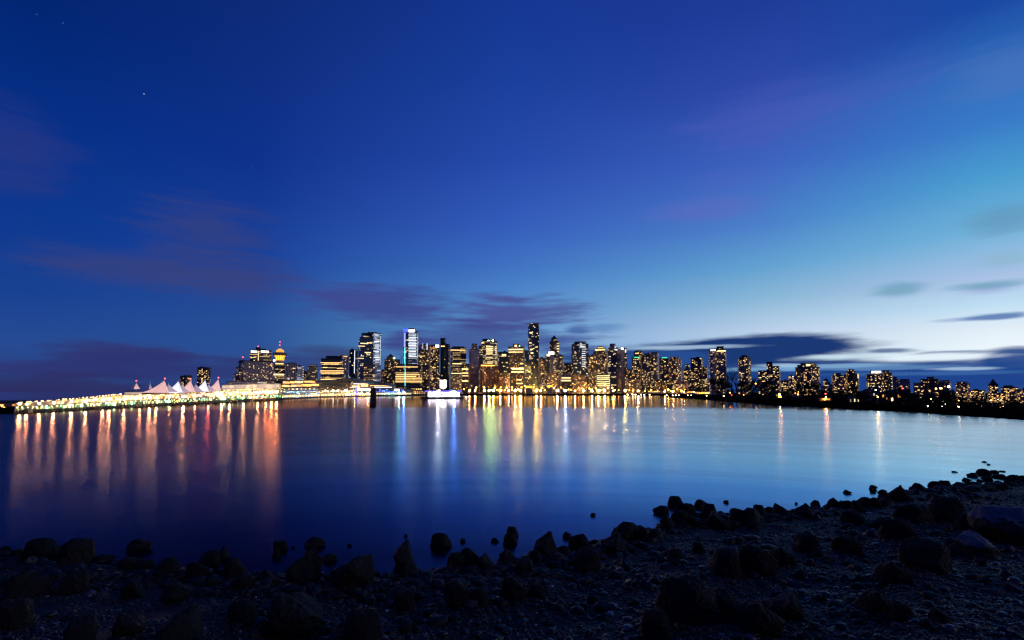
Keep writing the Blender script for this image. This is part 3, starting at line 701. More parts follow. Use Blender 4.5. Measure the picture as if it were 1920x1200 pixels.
for i in range(95):
    px = random.choice((random.uniform(0, 1920), random.uniform(1320, 1920))); yw = wl_row(px); w = random.uniform(7, 22) * (1.0 if px < 1300 else .75)
    yb = yw + random.uniform(-2, 26) * (1 if px < 1400 else .6); h = w * random.uniform(.45, .8)
    boulder(px, yb - h, yb, w, random.choice(('dome', 'dome', 'blocky', 'flat')), 'lesser black boulder packed among the others on the shore', GS)
for i in range(50):
    px = random.uniform(0, 1920); yw = wl_row(px); yb = yw + 20 + (1200 - yw) * random.random() ** 1.2; w = random.uniform(9, 26); h = w * random.uniform(.4, .65)
    boulder(px, yb - h, yb, w, random.choice(('dome', 'blocky', 'flat')), 'lesser black boulder packed among the others on the shore', GS)
# ================================================================ buildings
BASEZ = 3.2
PANE = {}
def pane(mat_key):
    if mat_key not in PANE:
        PANE[mat_key] = mesh('lit_window', [(-.5, 0, 0), (.5, 0, 0), (.5, 0, 1), (-.5, 0, 1)], [(0, 1, 2, 3)], G[mat_key])
    return PANE[mat_key]
def prism(poly, z0, z1, top=1.0, cap=True):
    """walls of a prism over a CCW polygon with metre UVs"""
    n = len(poly); cx = sum(p[0] for p in poly) / n; cy = sum(p[1] for p in poly) / n
    tp = [(cx + (p[0] - cx) * top, cy + (p[1] - cy) * top) for p in poly]
    vs = [(x, y, z0) for x, y in poly] + [(x, y, z1) for x, y in tp]; fs, uv = [], []; run = 0
    for i in range(n):
        j = (i + 1) % n; w = math.hypot(poly[j][0] - poly[i][0], poly[j][1] - poly[i][1])
        fs.append((i, j, n + j, n + i)); uv.append([(run, z0), (run + w, z0), (run + w, z1), (run, z1)]); run += math.ceil(w / 3) * 3 + 3
    if cap: fs.append(tuple(range(n, 2 * n))); uv.append([(-.01, -.01)] * n)
    return vs, fs, uv

class Tower:
    def __init__(s, name, label, cat, x0, x1, Y, rot=12, ratio=.75, group=None, base=BASEZ):
        s.Y, s.rot, s.ratio, s.base = Y, R(rot), ratio, base
        m = at((x0 + x1) / 2, HOR, Y); s.az = math.atan2(m.x, m.y)
        s.rz = s.rot - s.az
        s.root = thing(name, label, cat, (m.x, m.y, base), s.rz, group)
        s.M = Matrix.Translation(s.root.location) @ Matrix.Rotation(s.rz, 4, 'Z'); s.Mi = s.M.inverted()
        s.camL = s.Mi @ CAM; s.faces = []; s.uvk = max(1.0, 1250 / Y)
    def poly(s, x0, x1, n=4, dY=0.0, ratio=None):
        """footprint (local) whose silhouette spans photo columns x0..x1"""
        ratio = ratio or s.ratio
        c = s.Mi @ at((x0 + x1) / 2, HOR, s.Y + dY); w = (x1 - x0) * s.Y / F / (math.cos(s.rot) + ratio * abs(math.sin(s.rot)))
        cx, cy = c.x, c.y
        for _ in range(6):
            if n == 4: pl = [(cx - w / 2, cy - w * ratio / 2), (cx + w / 2, cy - w * ratio / 2), (cx + w / 2, cy + w * ratio / 2), (cx - w / 2, cy + w * ratio / 2)]
            else: pl = [(cx + w / 2 * math.cos(2 * math.pi * (i + .5) / n - math.pi / 2), cy + w / 2 * ratio / .75 * math.sin(2 * math.pi * (i + .5) / n - math.pi / 2)) for i in range(n)]
            q = [proj(s.M @ Vector((a, b, 20)))[0] for a, b in pl]; lo, hi = min(q), max(q)
            w *= (x1 - x0) / max(hi - lo, .01)
            sh = ((x0 + x1) / 2 - (lo + hi) / 2) * (s.Y + dY) / F
            v = Matrix.Rotation(-s.rz, 3, 'Z') @ Vector((sh, 0, 0)); cx += v.x; cy += v.y
        return pl
    def z(s, px, py, dY=0.0): return at(px, py, s.Y + dY).z - s.base
    def block(s, x0, x1, ytop, mat, name='wall', n=4, dY=0.0, ybot=None, top=1.0, roof=True, ratio=None, win=True, roofmat='roof'):
        pl = s.poly(x0, x1, n, dY, ratio); z1 = s.z((x0 + x1) / 2, ytop, dY); z0 = 0.0 if ybot is None else s.z((x0 + x1) / 2, ybot, dY)
        vs, fs, uv = prism(pl, z0, z1, top); uv = [[(a * s.uvk, c * s.uvk) for a, c in q] for q in uv]
        o = link(name, mesh(name, vs, fs, M[mat] if isinstance(mat, str) else mat, uv), s.root)
        if win:
            for i in range(len(pl)):
                a, b = pl[i], pl[(i + 1) % len(pl)]; nx, ny = b[1] - a[1], a[0] - b[0]; L = math.hypot(nx, ny)
                if (s.camL.x - (a[0] + b[0]) / 2) * nx + (s.camL.y - (a[1] + b[1]) / 2) * ny > .08 * L * math.hypot(s.camL.x, s.camL.y): s.faces.append((a, b, z0, z1, nx / L, ny / L))
        if roof and top > .9:
            cx = sum(p[0] for p in pl) / len(pl); cy = sum(p[1] for p in pl) / len(pl); k = 1.02
            pr = [(cx + (p[0] - cx) * k, cy + (p[1] - cy) * k) for p in pl]
            h = max(.5, min(1.4, (z1 - z0) * .03))
            v2, f2, _ = prism(pr, z1 + .02, z1 + h); v3 = f2 + [tuple(range(len(pr) - 1, -1, -1))]
            link('roof', mesh('roof', v2, v3, M[roofmat]), s.root)
        return o
    def onface(s, px, py, off=.35):
        """where the line of sight meets the front of the building (local point, turn of that face)"""
        d = s.Mi.to_3x3() @ ray(px, py); best = None
        for a, b, z0, z1, nx, ny in s.faces:
            den = d.x * nx + d.y * ny
            if den >= -1e-6: continue
            t = ((a[0] - s.camL.x) * nx + (a[1] - s.camL.y) * ny) / den
            p = s.camL + d * t; ex, ey = b[0] - a[0], b[1] - a[1]
            k = ((p.x - a[0]) * ex + (p.y - a[1]) * ey) / (ex * ex + ey * ey)
            if -.02 <= k <= 1.02 and z0 - 3 <= p.z <= z1 + 6 and (best is None or t < best[0]): best = (t, p, math.atan2(ny, nx) + math.pi / 2, nx, ny)
        if best is None:
            p = s.Mi @ at(px, py, s.Y - 12); return p, -s.rz + math.atan2(-(s.M @ p).x, (s.M @ p).y) * 1.0, 0, -1
        _, p, a, nx, ny = best; return p + Vector((nx, ny, 0)) * off, a, nx, ny
    def windows(s, n, keys=(('warm', .5), ('pale', .35), ('orange', .15)), w=(1.5, 3.1), h=(1.1, 1.8), dv=2.9, du=2.9, zlo=.10, zhi=.97, rows=None, name='window'):
        ks, ws = [k for k, _ in keys], [x for _, x in keys]; used = set(); q = s.Y / 1300
        if s.Y < 1000: n = int(n * 1.5); zlo = .02
        w, h, dv, du = (w[0] * q, w[1] * q), (h[0] * q, h[1] * q), dv * q, du * q
        if not s.faces: return s
        area = [math.hypot(f[1][0] - f[0][0], f[1][1] - f[0][1]) * (f[3] - f[2]) * max(.1, ((s.camL.x - f[0][0]) * f[4] + (s.camL.y - f[0][1]) * f[5]) / s.camL.length) for f in s.faces]
        for _ in range(n):
            fi = random.choices(range(len(s.faces)), area)[0]; a, b, z0, z1, nx, ny = s.faces[fi]; L = math.hypot(b[0] - a[0], b[1] - a[1])
            nc, nf = max(1, int(L / du)), max(1, int((z1 - z0) / dv))
            iv = int((zlo + (zhi - zlo) * random.random()) * nf)
            if rows: iv = min(nf - 1, int(random.choice(rows) * nf))
            iu = random.randrange(nc)
            if (fi, iu, iv) in used: continue
            used.add((fi, iu, iv))
            ww = min(random.uniform(*w), L * .9); hh = random.uniform(*h)
            u = min(max((iu + .5) * L / nc, ww / 2 + .2), L - ww / 2 - .2); k = u / L
            link(name, pane(random.choices(ks, ws)[0]), s.root, (a[0] + (b[0] - a[0]) * k + nx * .3, a[1] + (b[1] - a[1]) * k + ny * .3, z0 + (iv + .25) * (z1 - z0) / nf), (0, 0, math.atan2(ny, nx) + math.pi / 2), (ww, 1, hh))
        return s
    def strip(s, x0, x1, y0, y1, key, name='window_band', off=.45):
        """a lit strip, sign or panel lying on the front face, given by photo columns and rows"""
        p, a, nx, ny = s.onface((x0 + x1) / 2, (y0 + y1) / 2, off)
        k = (s.M @ p).y / F; wd = (x1 - x0) * k / max(.35, abs(math.cos(a + s.rz + s.az)))
        h = abs(y1 - y0) * k
        return link(name, pane(key), s.root, (p.x, p.y, p.z - h / 2), (0, 0, a), (wd, 1, h))
    def lamp(s, px, py, key, r, name='roof_lamp', dY=-2.0):
        p = s.Mi @ at(px, py, s.Y + dY); return link(name, globe(key), s.root, p, None, (r, r, r))
    def box(s, x0, x1, y0, y1, mat='roof', name='rooftop_unit', dY=0.0):
        k = (s.Y + dY) / F; a = s.Mi @ at((x0 + x1) / 2, y1, s.Y + dY); w = (x1 - x0) * k * .9; h = (y1 - y0) * k
        mb = MB(); mb.box(-w / 2, w / 2, -w * .35, w * .35, -.8, h); mb.box(-w * .56, w * .56, -w * .4, w * .4, h + .02, h + .5)
        return mb.obj(name, M[mat], s.root, loc=a)
    def mast(s, px, y0, y1, r=.35, name='antenna', red=True, mat='steel'):
        a = s.Mi @ at(px, y1, s.Y); b = s.Mi @ at(px, y0, s.Y); mb = MB()
        mb.tube((a.x, a.y, a.z - 1.5), (a.x, a.y, b.z), r, r * .4, 5); mb.tube((a.x - r * 3, a.y, a.z + (b.z - a.z) * .55), (a.x + r * 3, a.y, a.z + (b.z - a.z) * .55), r * .4, r * .4, 4)
        o = mb.obj(name, M[mat], s.root)
        if red: link('beacon', globe('red'), o, (a.x, a.y, b.z), None, (1.0,) * 3)
        return o
GLB = {}
def globe(key):
    if key not in GLB:
        v, f = unit_ico(2); GLB[key] = mesh('lamp', v, f.tolist(), G[key], smooth=True)
    return GLB[key]

def T(name, label, cat, x0, x1, ytop, Y, mat, n, rot=12, more=(), ratio=.75, sides=4, win={}, units=1, **kw):
    if Y < 450: kw.setdefault('base', 1.85)
    """one building: main block, extra blocks (x0, x1, ytop[, options]), lit windows, roof gear"""
    b = Tower(name, label, cat, x0, x1, Y, rot, ratio, **kw)
    b.block(x0, x1, ytop, mat, n=sides)
    for e in more:
        o = dict(e[3]) if len(e) > 3 else {}
        b.block(e[0], e[1], e[2], o.pop('mat', mat), o.pop('name', 'wing'), **o)
    b.windows(n, **win)
    for i in range(units):
        c = x0 + (x1 - x0) * (.3 + .4 * random.random()); w = (x1 - x0) * random.uniform(.16, .3)
        b.box(c - w / 2, c + w / 2, ytop - random.uniform(1.5, 3.0), ytop - .3)
    return b
CW = dict(keys=(('warm', .35), ('pale', .5), ('cool', .15)))
YW = dict(keys=(('warm', .75), ('pale', .15), ('orange', .1)))

# ---- behind the sails and the cruise terminal
T('apartment_tower', 'short dark round-topped tower peeking up behind the pale sails', 'tower', 337, 360, 706, 1300, 'dark', 16, 18, [(340, 357, 704.5, dict(name='crown'))], sides=8, win=YW)
T('apartment_tower', 'dark tower with many lit windows behind the white sails', 'tower', 369, 394, 690, 1240, 'dark', 26, -24, win=YW)
b = T('hotel', 'stepped pinkish stone hotel with fine window grid beside the tall sign tower', 'hotel', 446, 512, 679, 900, 'stone', 42, 14, [(438, 470, 702), (442, 480, 690)], win=dict(w=(1.4, 2.4), h=(1.3, 1.8), keys=(('warm', .6), ('pale', .4))))
b.mast(455, 670, 679, .3); b.box(450, 460, 676, 679)
b = T('office_tower', 'dark tower crowned by two white sign panels behind the stepped hotel', 'tower', 467, 507, 658, 1250, 'office', 16, 16, units=0)
b.box(480, 488, 651.5, 658); b.box(490, 499, 654.5, 658); b.mast(484, 649.5, 652, .5)
b.strip(471, 481.5, 657.5, 661.5, 'white', 'sign'); b.strip(490, 503, 657.5, 661.5, 'white', 'sign'); b.strip(483.6, 485.2, 658, 676, 'strip', 'light_strip')
b.strip(469, 483, 664, 665.3, 'warm'); b.strip(488, 505, 668, 669.3, 'warm'); b.strip(469, 482, 669.5, 670.6, 'warm'); b.strip(475, 490, 676.5, 677.6, 'orange')
# lookout tower
b = T('lookout_tower', 'office shaft carrying a golden floodlit saucer lookout and spire', 'tower', 513, 534, 682, 1330, 'office', 14, 10, units=0)
k = 1330 / F; a = b.Mi @ at(524.5, 682, 1330)
zz = lambda py: at(524.5, py, 1330).z - BASEZ
mb = MB(); mb.lathe([(6 * k, zz(682) - 1), (6 * k, zz(668)), (7 * k, zz(667.5))], 20, (a.x, a.y, 0)); mb.obj('stem', M['concrete'], b.root)
mb = MB(); mb.lathe([(7.5 * k, zz(675.5)), (7.8 * k, zz(670)), (9.4 * k, zz(668.2)), (9.4 * k, zz(667))], 24, (a.x, a.y, 0)); mb.obj('pod', G['amber'], b.root, True)
mb = MB(); mb.lathe([(9.0 * k, zz(666.9)), (12.4 * k, zz(664.2)), (12.4 * k, zz(662.4)), (8.5 * k, zz(660.8))], 28, (a.x, a.y, 0)); mb.obj('saucer', M['plaster'], b.root)
mb = MB(); mb.lathe([(7.2 * k, zz(660.7)), (6.8 * k, zz(657)), (4.0 * k, zz(655)), (1.2 * k, zz(653.6))], 20, (a.x, a.y, 0)); mb.obj('crown', G['amber'], b.root)
for i in range(14):
    g = i / 14 * 2 * math.pi
    mb = MB(); mb.tube((a.x + math.cos(g) * 7.7 * k, a.y + math.sin(g) * 7.7 * k, zz(675)), (a.x + math.cos(g) * 11.6 * k, a.y + math.sin(g) * 11.6 * k, zz(664.6)), .5, .4, 4); mb.obj('rib', M['timber'], b.root)
b.mast(524.5, 641, 654, .9, 'spire', True, 'white'); b.lamp(514, 676, 'lampy', 2.2); b.lamp(524.5, 647, 'red', .9, 'beacon')
b.strip(514, 532, 701, 703.6, 'pale'); b.strip(517, 531, 681, 682.6, 'warm')
T('office_block', 'low grey block with a pale greenish roof band beside the lookout tower', 'building', 535, 556, 683, 1120, 'respale', 24, 8, [(540, 554, 681.2, dict(mat='glasspale', name='crown'))], win=CW)
T('office_block', 'dim bluish grid-fronted block between the pale one and a small brown one', 'building', 554, 569, 687, 1180, 'glasspale', 16, 20, win=CW)
T('office_block', 'tiny dark brown block wedged between two lit blocks', 'building', 567, 577, 697, 1240, 'brown', 5, 5)
T('apartment_block', 'stubby brown block with bright scattered windows left of the gap of sky', 'building', 576, 595, 688, 1180, 'brown', 22, 18, [(581, 593, 685, dict(name='upper_wall'))], win=YW)
b = T('office_block', 'wide dark office block with rows of yellow windows right of the sky gap', 'office', 601, 646, 674, 1200, 'office', 14, -12, [(610, 644, 669, dict(mat='navy', name='upper_wall'))], units=2)
for x0, x1, y in [(602, 640, 680), (608, 636, 682.5), (606, 614, 689), (632, 644, 691), (602, 644, 695), (601, 643, 697.5), (603, 644, 700), (610, 640, 709), (602, 630, 711.5)]: b.strip(x0, x1, y - .55, y + .55, 'warm')
b = T('office_tower', 'pale topped tower standing behind the wide dark office block', 'tower', 633, 653, 668, 1420, 'respale', 14, 10); b.strip(634, 651, 667.3, 668.6, 'warm', 'light_strip'); b.lamp(648, 669, 'lampy', 1.3)
b = T('office_tower', 'slim dark tower just before the twin-toned glass tower', 'tower', 654, 670, 657, 1340, 'navy', 12, -20); b.strip(664.3, 665.4, 657, 700, 'ice', 'light_strip'); b.lamp(662, 676, 'lampw', 1.4)
# twin-toned tower
b = T('glass_tower', 'tall twin-toned tower, dark glass half and pale striped half', 'tower', 671, 700, 634, 1240, 'glass', 26, 14, [(676, 697, 626, dict(mat='glass', name='upper_wall', dY=8))], win=CW, units=0)
b.block(696, 714, 625.5, 'glasspale', 'pale_wing', dY=4, win=False)
b.box(690, 706, 623.6, 625.6)
for y in range(628, 684, 3):
    if random.random() < .8: b.strip(701 + random.random() * 3, 712 - random.random() * 2, y, y + 1.1, 'ice')
b.strip(712.6, 713.6, 630, 684, 'ice', 'light_strip')
for x0, x1, y in [(676, 690, 644), (672, 684, 649), (688, 697, 643), (684, 695, 661), (671, 682, 672)]: b.strip(x0, x1, y - .8, y + .8, 'pale')
b = T('podium_block', 'warm lit base block in front of the twin-toned tower', 'building', 680, 702, 684, 1190, 'officelit', 22, 8, win=YW, units=0)
# art deco tower
b = T('art_deco_tower', 'brown art deco tower with a small pyramid roof and one yellow lamp', 'tower', 720, 750, 675, 1300, 'brown', 34, 18, [(724, 739, 669, dict(name='shoulder')), (714, 748, 694, dict(name='lower_wing'))], win=dict(w=(1.4, 2.4), keys=(('warm', .5), ('orange', .4), ('pale', .1))), units=0)
b.block(725, 738, 663.5, 'roof', 'pyramid_roof', ybot=669, top=.04, roof=False, win=False); b.lamp(739, 671.5, 'lime', 3.0); b.lamp(739, 671.5, 'lampy', 1.5)
cr = thing('tower_crane', 'thin dark construction crane standing between the deco and blue-lit towers', 'crane', at(752, HOR, 1500).xy.to_3d() + Vector((0, 0, BASEZ)))
zt = at(752, 669, 1500).z - BASEZ
mb = MB(); mb.tube((0, 0, 0), (0, 0, zt), .8, .8, 4); mb.obj('mast', M['darksteel'], cr)
mb = MB(); mb.tube((4, 0, zt - 4), (-7, 0, zt + 8), .7, .4, 4); mb.obj('jib', M['darksteel'], cr)
# blue-lit tower
b = T('glass_tower', 'tallest pale striped tower with blue crown and cyan light line', 'tower', 756, 783, 625, 1310, 'glass', 12, -14, [(757, 778, 617, dict(mat='navy', name='upper_wall', dY=5))], win=CW, units=0)
b.block(765, 783.5, 622, 'glasspale', 'pale_wing', dY=-4)
b.strip(756.5, 765.5, 616, 623, 'blue', 'blue_crown', 1.0); b.strip(767, 777, 618, 622.4, 'sign', 'sign', 1.0); b.strip(756.5, 760.5, 624, 650, 'blue', 'blue_panel', .7)
for i, y in enumerate(range(626, 672, 3)): b.strip(765.5 + (i % 3) * .6, 781 - (i % 2), y, y + 1.2, 'ice')
b.strip(782.2, 783.4, 628, 672, 'ice', 'light_strip')
for y0, y1, kx in [(624, 645, 'cool'), (645, 652, 'cool'), (652, 678, 'cyan'), (678, 700, 'cyan'), (700, 725, 'cyan')]: b.strip(759.0, 760.3, y0, y1, kx, 'light_line', 3.0)
b = T('office_block', 'broad podium with bright horizontal window bands under the blue-lit tower', 'office', 742, 792, 687, 1240, 'officelit', 20, -6, [(744, 783, 684, dict(name='upper_wall'))], win=YW, units=0)
for x0, x1, y in [(743, 783, 688), (741, 785, 699.5), (743, 787, 702.5), (742, 791, 709), (742, 791, 712.5), (742, 791, 716), (742, 780, 705.6)]: b.strip(x0, x1, y - .6, y + .6, 'warm')
for x0, x1, y in [(759, 760.3, 690), (759, 760.3, 704), (759, 760.3, 717)]: b.strip(x0, x1, y - 7, y + 7, 'cyan', 'light_line', 1.2)
b = T('office_tower', 'pale roofed tower with lit roof pylons behind the blue-lit one', 'tower', 784, 806, 648, 1620, 'respale', 8, 12, units=2)
b.strip(792, 793.2, 643, 656, 'ice', 'light_strip'); b.strip(800, 801.4, 644, 656, 'ice', 'light_strip'); b.mast(793, 641, 648, .5, red=False)
b = T('office_tower', 'brown slab with dense small windows right of the blue-lit tower', 'tower', 783, 806, 658, 1400, 'brown', 34, -10, win=dict(w=(1.8, 3), keys=(('warm', .5), ('pale', .5)))); b.strip(784, 797, 667, 668.2, 'pale')
b = T('office_tower', 'tower with a white lit corner panel beside the black slab', 'tower', 805, 824, 648, 1520, 'res', 38, 8, win=YW); b.strip(816.5, 823, 646.5, 651.5, 'white', 'sign'); b.strip(806, 816, 652, 653, 'orange')
b = T('glass_tower', 'nearly black slender slab with a higher left half', 'tower', 825, 843, 646, 1430, 'navy', 6, -16, [(825, 836, 635, dict(name='tall_half', dY=8))], units=0); b.strip(827, 834, 648.3, 650, 'warm')
b = T('office_tower', 'dark office tower with blue-white lamps on its roof band', 'tower', 844, 874, 653, 1480, 'office', 18, 14, [(847, 870, 651, dict(name='crown', mat='dark'))], units=0)
b.strip(845, 872, 655.6, 657.6, 'warm', 'light_strip'); b.lamp(858, 653.6, 'lampw', 2.2); b.lamp(864, 653.6, 'lampw', 2.2); b.strip(848, 875, 681.5, 682.8, 'pale'); b.strip(846, 870, 699.5, 700.8, 'pale')
b = T('office_block', 'dark low block with four bold white window bars', 'office', 865, 879, 683, 1410, 'dark', 3, 4, units=0)
for y in (692, 699.6, 704.6, 714.4): b.strip(866, 878, y - 1, y + 1, 'pale')
T('office_tower', 'grey ribbed concrete tower with stepped top and few lights', 'tower', 879, 898, 656, 1450, 'concrete', 8, 20, [(884, 895, 645.5, dict(name='upper_wall', dY=4))], win=CW)
# curved top
b = T('office_tower', 'bright banded tower with curved top and two greenish roof lamps', 'tower', 897, 932, 650, 1560, 'officecool', 22, -10, [(901, 932, 641, dict(name='upper_wall', n=10)), (904, 928, 637, dict(name='crown', n=10, mat='navy'))], win=CW, units=0)
b.lamp(916, 639.5, 'greenlamp', 2.6, dY=-18); b.lamp(924, 639.5, 'greenlamp', 2.6, dY=-18); b.strip(903, 908, 642, 644, 'warm')
for y in (650, 653.4, 656.8, 660.2, 663.6, 670.5, 678, 681, 684.5): b.strip(911.5 if y < 675 else 914, 931, y - 1, y + 1, 'pale')
b = T('office_block', 'brown finned block with an orange lit cornice below the curved tower', 'building', 899, 936, 685, 1420, 'fins', 18, 6, win=dict(keys=(('orange', .8), ('warm', .2)), w=(1.4, 2.6)), units=0); b.strip(902, 927, 684.6, 686.2, 'amber', 'light_strip'); b.strip(904, 934, 684.2, 685, 'warm', 'light_strip')
b = T('office_tower', 'dark blue tower with a single bright lamp patch near its top', 'tower', 933, 953, 661, 1520, 'glass', 16, 12, win=CW); b.strip(941, 949, 664, 668, 'pale', 'lit_panel')
b = T('office_tower', 'black tower with a roof box bearing yellow and green emblem lights', 'tower', 953, 984, 651.5, 1450, 'dark', 10, -9, [(962, 975, 646, dict(name='sign_box', win=True))], units=0)
b.strip(965, 969.4, 646.6, 650.4, 'amber', 'sign', 1.0); b.strip(966.3, 968.2, 647.7, 649.3, 'sign', 'sign', 1.4); b.strip(972.6, 975, 646.8, 650, 'teal', 'sign', 1.0)
for x0, x1, y in [(953.5, 981, 655.3), (953.5, 981, 660.2), (975, 981, 682), (959, 982, 690.8), (959, 982, 697.4), (960, 982, 692.6), (969, 978, 712), (968, 980, 719)]: b.strip(x0, x1, y - 1, y + 1, 'pale')
b = T('skyscraper', 'tallest bluish glass skyscraper with slanted roof over the middle of town', 'skyscraper', 990, 1011, 609, 1640, 'glass', 30, 12, win=CW, units=0)
b.block(993, 1011, 606.6, 'glass', 'roof_screen', ybot=609, roof=False, win=False)
for x, y in [(995, 624), (996, 655), (997, 662), (1005, 651), (994, 643)]: b.strip(x - 2, x + 3, y - 1.2, y + 1.2, 'pale')
T('office_block', 'small greenish block left below the tallest skyscraper', 'building', 984, 997, 680, 1420, 'officecool', 16, 8, win=dict(keys=(('lime', .4), ('pale', .6))))
b = T('glass_tower', 'short dark blue tower at the foot of the tallest skyscraper', 'tower', 996, 1010, 684, 1395, 'navy', 6, -12)
T('apartment_tower', 'brown block with cool windows right of the short dark blue tower', 'building', 1009, 1026, 672, 1500, 'res', 26, 14, win=CW)
b = T('glass_tower', 'bluish mid-rise behind the black emblem tower with one blue light', 'tower', 980, 993, 658, 1720, 'glass', 8, 10); b.lamp(987, 676, 'cool', 2.0)
# stepped spire
b = T('apartment_tower', 'brown stepped tower ending in a dark peaked cap and thin spire', 'tower', 1031, 1049, 641, 1620, 'brown', 22, -12, [(1034, 1045, 634.5, dict(name='upper_wall'))], units=0)
b.block(1035, 1044, 630, 'roof', 'peaked_roof', ybot=634.5, top=.35, roof=False, win=False); b.mast(1040, 625.5, 631, .5, 'spire', False)
for y in (644, 649, 654, 659): b.strip(1044, 1048.5, y - .9, y + .9, 'pale')
b = T('glass_tower', 'blue glass tower whose crown blazes white below the stepped spire', 'tower', 1023, 1042, 666, 1460, 'glass', 26, 10, [(1026, 1041, 660, dict(name='crown', n=8, mat='rooflight'))], units=0)
b.strip(1028, 1039, 659.5, 664.5, 'white', 'lit_crown'); b.strip(1025, 1031, 664, 668, 'pale', 'lit_panel')
T('apartment_tower', 'beige tower with a pale lit right edge beside the white crown', 'tower', 1041, 1058, 667, 1540, 'respale', 26, -18)
b = T('office_block', 'low block with lit lower floors in the dip before the striped tower', 'building', 1051, 1073, 700, 1420, 'respale', 12, 6, [(1058, 1073, 682, dict(mat='dark', dY=60))]);
for y in (708.5, 713.5): b.strip(1053, 1070, y - 1.1, y + 1.1, 'pale')
b = T('glass_tower', 'broad dark tower with pale balcony stripes on its right corner', 'tower', 1072, 1104, 646, 1450, 'glass', 36, 16, [(1077, 1100, 642, dict(name='upper_wall', n=8))], win=CW)
for y in range(646, 690, 4): b.strip(1091, 1098, y, y + 1.2, 'ice')
b.strip(1087, 1091, 643, 652, 'ice', 'lit_panel'); b.mast(1089, 638.6, 642, .4, red=False)
T('apartment_tower', 'beige mid-rise with dense lights between the striped and crowned towers', 'tower', 1102, 1117, 667, 1500, 'respale', 34, 6)
b = T('apartment_tower', 'brown tower under a lit stepped crown with dense yellow windows', 'tower', 1113, 1141, 660, 1470, 'res', 56, -10, [(1118, 1136, 654, dict(name='upper_wall')), (1121, 1132, 650.5, dict(name='crown'))], win=YW)
b.strip(1116, 1134, 654.6, 656.8, 'warm', 'light_strip'); b.strip(1121, 1131, 651, 652.6, 'pale', 'light_strip')
b = T('office_block', 'low office front with greenish white window rows behind the promenade', 'office', 1118, 1144, 702, 1395, 'officecool', 0, 4, units=1)
for y in (704.6, 708.4, 711.8, 715.6, 719.4, 722.8): b.strip(1119.5, 1143, y - .55, y + .55, 'lime' if y < 712 else 'pale')
b = T('apartment_tower', 'dark blue tower with a tall roof box and a ribbed concrete side', 'tower', 1141, 1172, 657, 1430, 'concrete', 22, -20, [(1141, 1161, 653, dict(name='dark_half', mat='glass', dY=-6)), (1144, 1155, 645.5, dict(name='roof_box', mat='concrete'))], units=0); b.strip(1152, 1161, 655, 657, 'ice'); b.lamp(1153, 651, 'lampw', 1.2)
b = T('apartment_tower', 'slim tower with a white lit corner lantern beside the roof-box tower', 'tower', 1163, 1176, 654, 1540, 'res', 26, 12); b.strip(1164.5, 1168.5, 652, 656.5, 'white', 'lantern'); b.strip(1172, 1174, 655, 661, 'ice', 'lit_panel')
T('office_block', 'low brown block in the gap before the green-roofed towers', 'building', 1168, 1184, 694, 1440, 'brown', 16, 8)
b = T('apartment_tower', 'dark tower with a small green lit roof, shoulder to a taller one', 'tower', 1184, 1200, 671, 1420, 'dark', 30, 10, units=0); b.block(1188, 1199, 668.6, M['teal'] if 'teal' in M else 'roof', 'green_roof', ybot=671, roof=False, win=False)
b.strip(1189, 1199, 669, 671, 'teal', 'light_strip')
b = T('apartment_tower', 'dark tower rising behind the first green roof with lit top windows', 'tower', 1189, 1207, 660, 1480, 'dark', 26, -14, [(1192, 1202, 658, dict(name='crown'))]); b.strip(1191, 1198, 661.5, 663.5, 'warm')
T('apartment_tower', 'brown tower packed with warm windows between the two green roofs', 'tower', 1200, 1226, 668, 1440, 'res', 56, 14, [(1206, 1222, 664, dict(name='upper_wall'))], win=YW)
T('apartment_tower', 'pale brown tower behind the warm packed one, left of the second green roof', 'tower', 1216, 1236, 662, 1520, 'respale', 34, -10)
b = T('apartment_tower', 'dark tower with the second green lit roof', 'tower', 1236, 1254, 673, 1420, 'dark', 34, 12, [(1241, 1251, 670.6, dict(name='crown'))], units=0); b.strip(1241, 1251, 669.8, 671.6, 'teal', 'light_strip')
T('apartment_tower', 'octagonal brown tower right of the second green roof', 'tower', 1254, 1279, 674, 1460, 'res', 44, -8, [(1257, 1275, 670.6, dict(name='crown', n=8))], sides=8)
T('apartment_block', 'broad lower brown block with a little roof box before the narrow peak', 'building', 1280, 1306, 694, 1400, 'res', 34, 10, [(1285, 1294, 684, dict(name='upper_wall'))])
T('apartment_tower', 'dark tower with stepped shoulder facing the bare sky gap', 'tower', 1296, 1319, 672, 1440, 'dark', 36, -12, [(1316, 1328, 689, dict(mat='res')), (1322, 1332, 716, dict(mat='res'))])
# fillers low behind the promenade, in the photo a row of small lit blocks
for x0, x1, yt, Y, mt, lab in [(806, 826, 700, 1385, 'res', 'small lit block at the foot of the black slab'), (844, 866, 704, 1385, 'brown', 'small brown block left of the four white bars'), (936, 956, 700, 1390, 'brown', 'small brown block left of the emblem tower foot'),
                              (1026, 1050, 700, 1385, 'res', 'small lit block below the white crown tower'), (1072, 1100, 704, 1385, 'brown', 'small brown block below the striped tower'), (1172, 1200, 712, 1385, 'res', 'small lit block below the first green roof'),
                              (1226, 1250, 714, 1380, 'brown', 'small brown block below the second green roof'), (1262, 1290, 716, 1375, 'res', 'small lit block below the octagonal tower')]:
    T('apartment_block', lab, 'building', x0, x1, yt, Y, mt, 12, random.uniform(-8, 8))

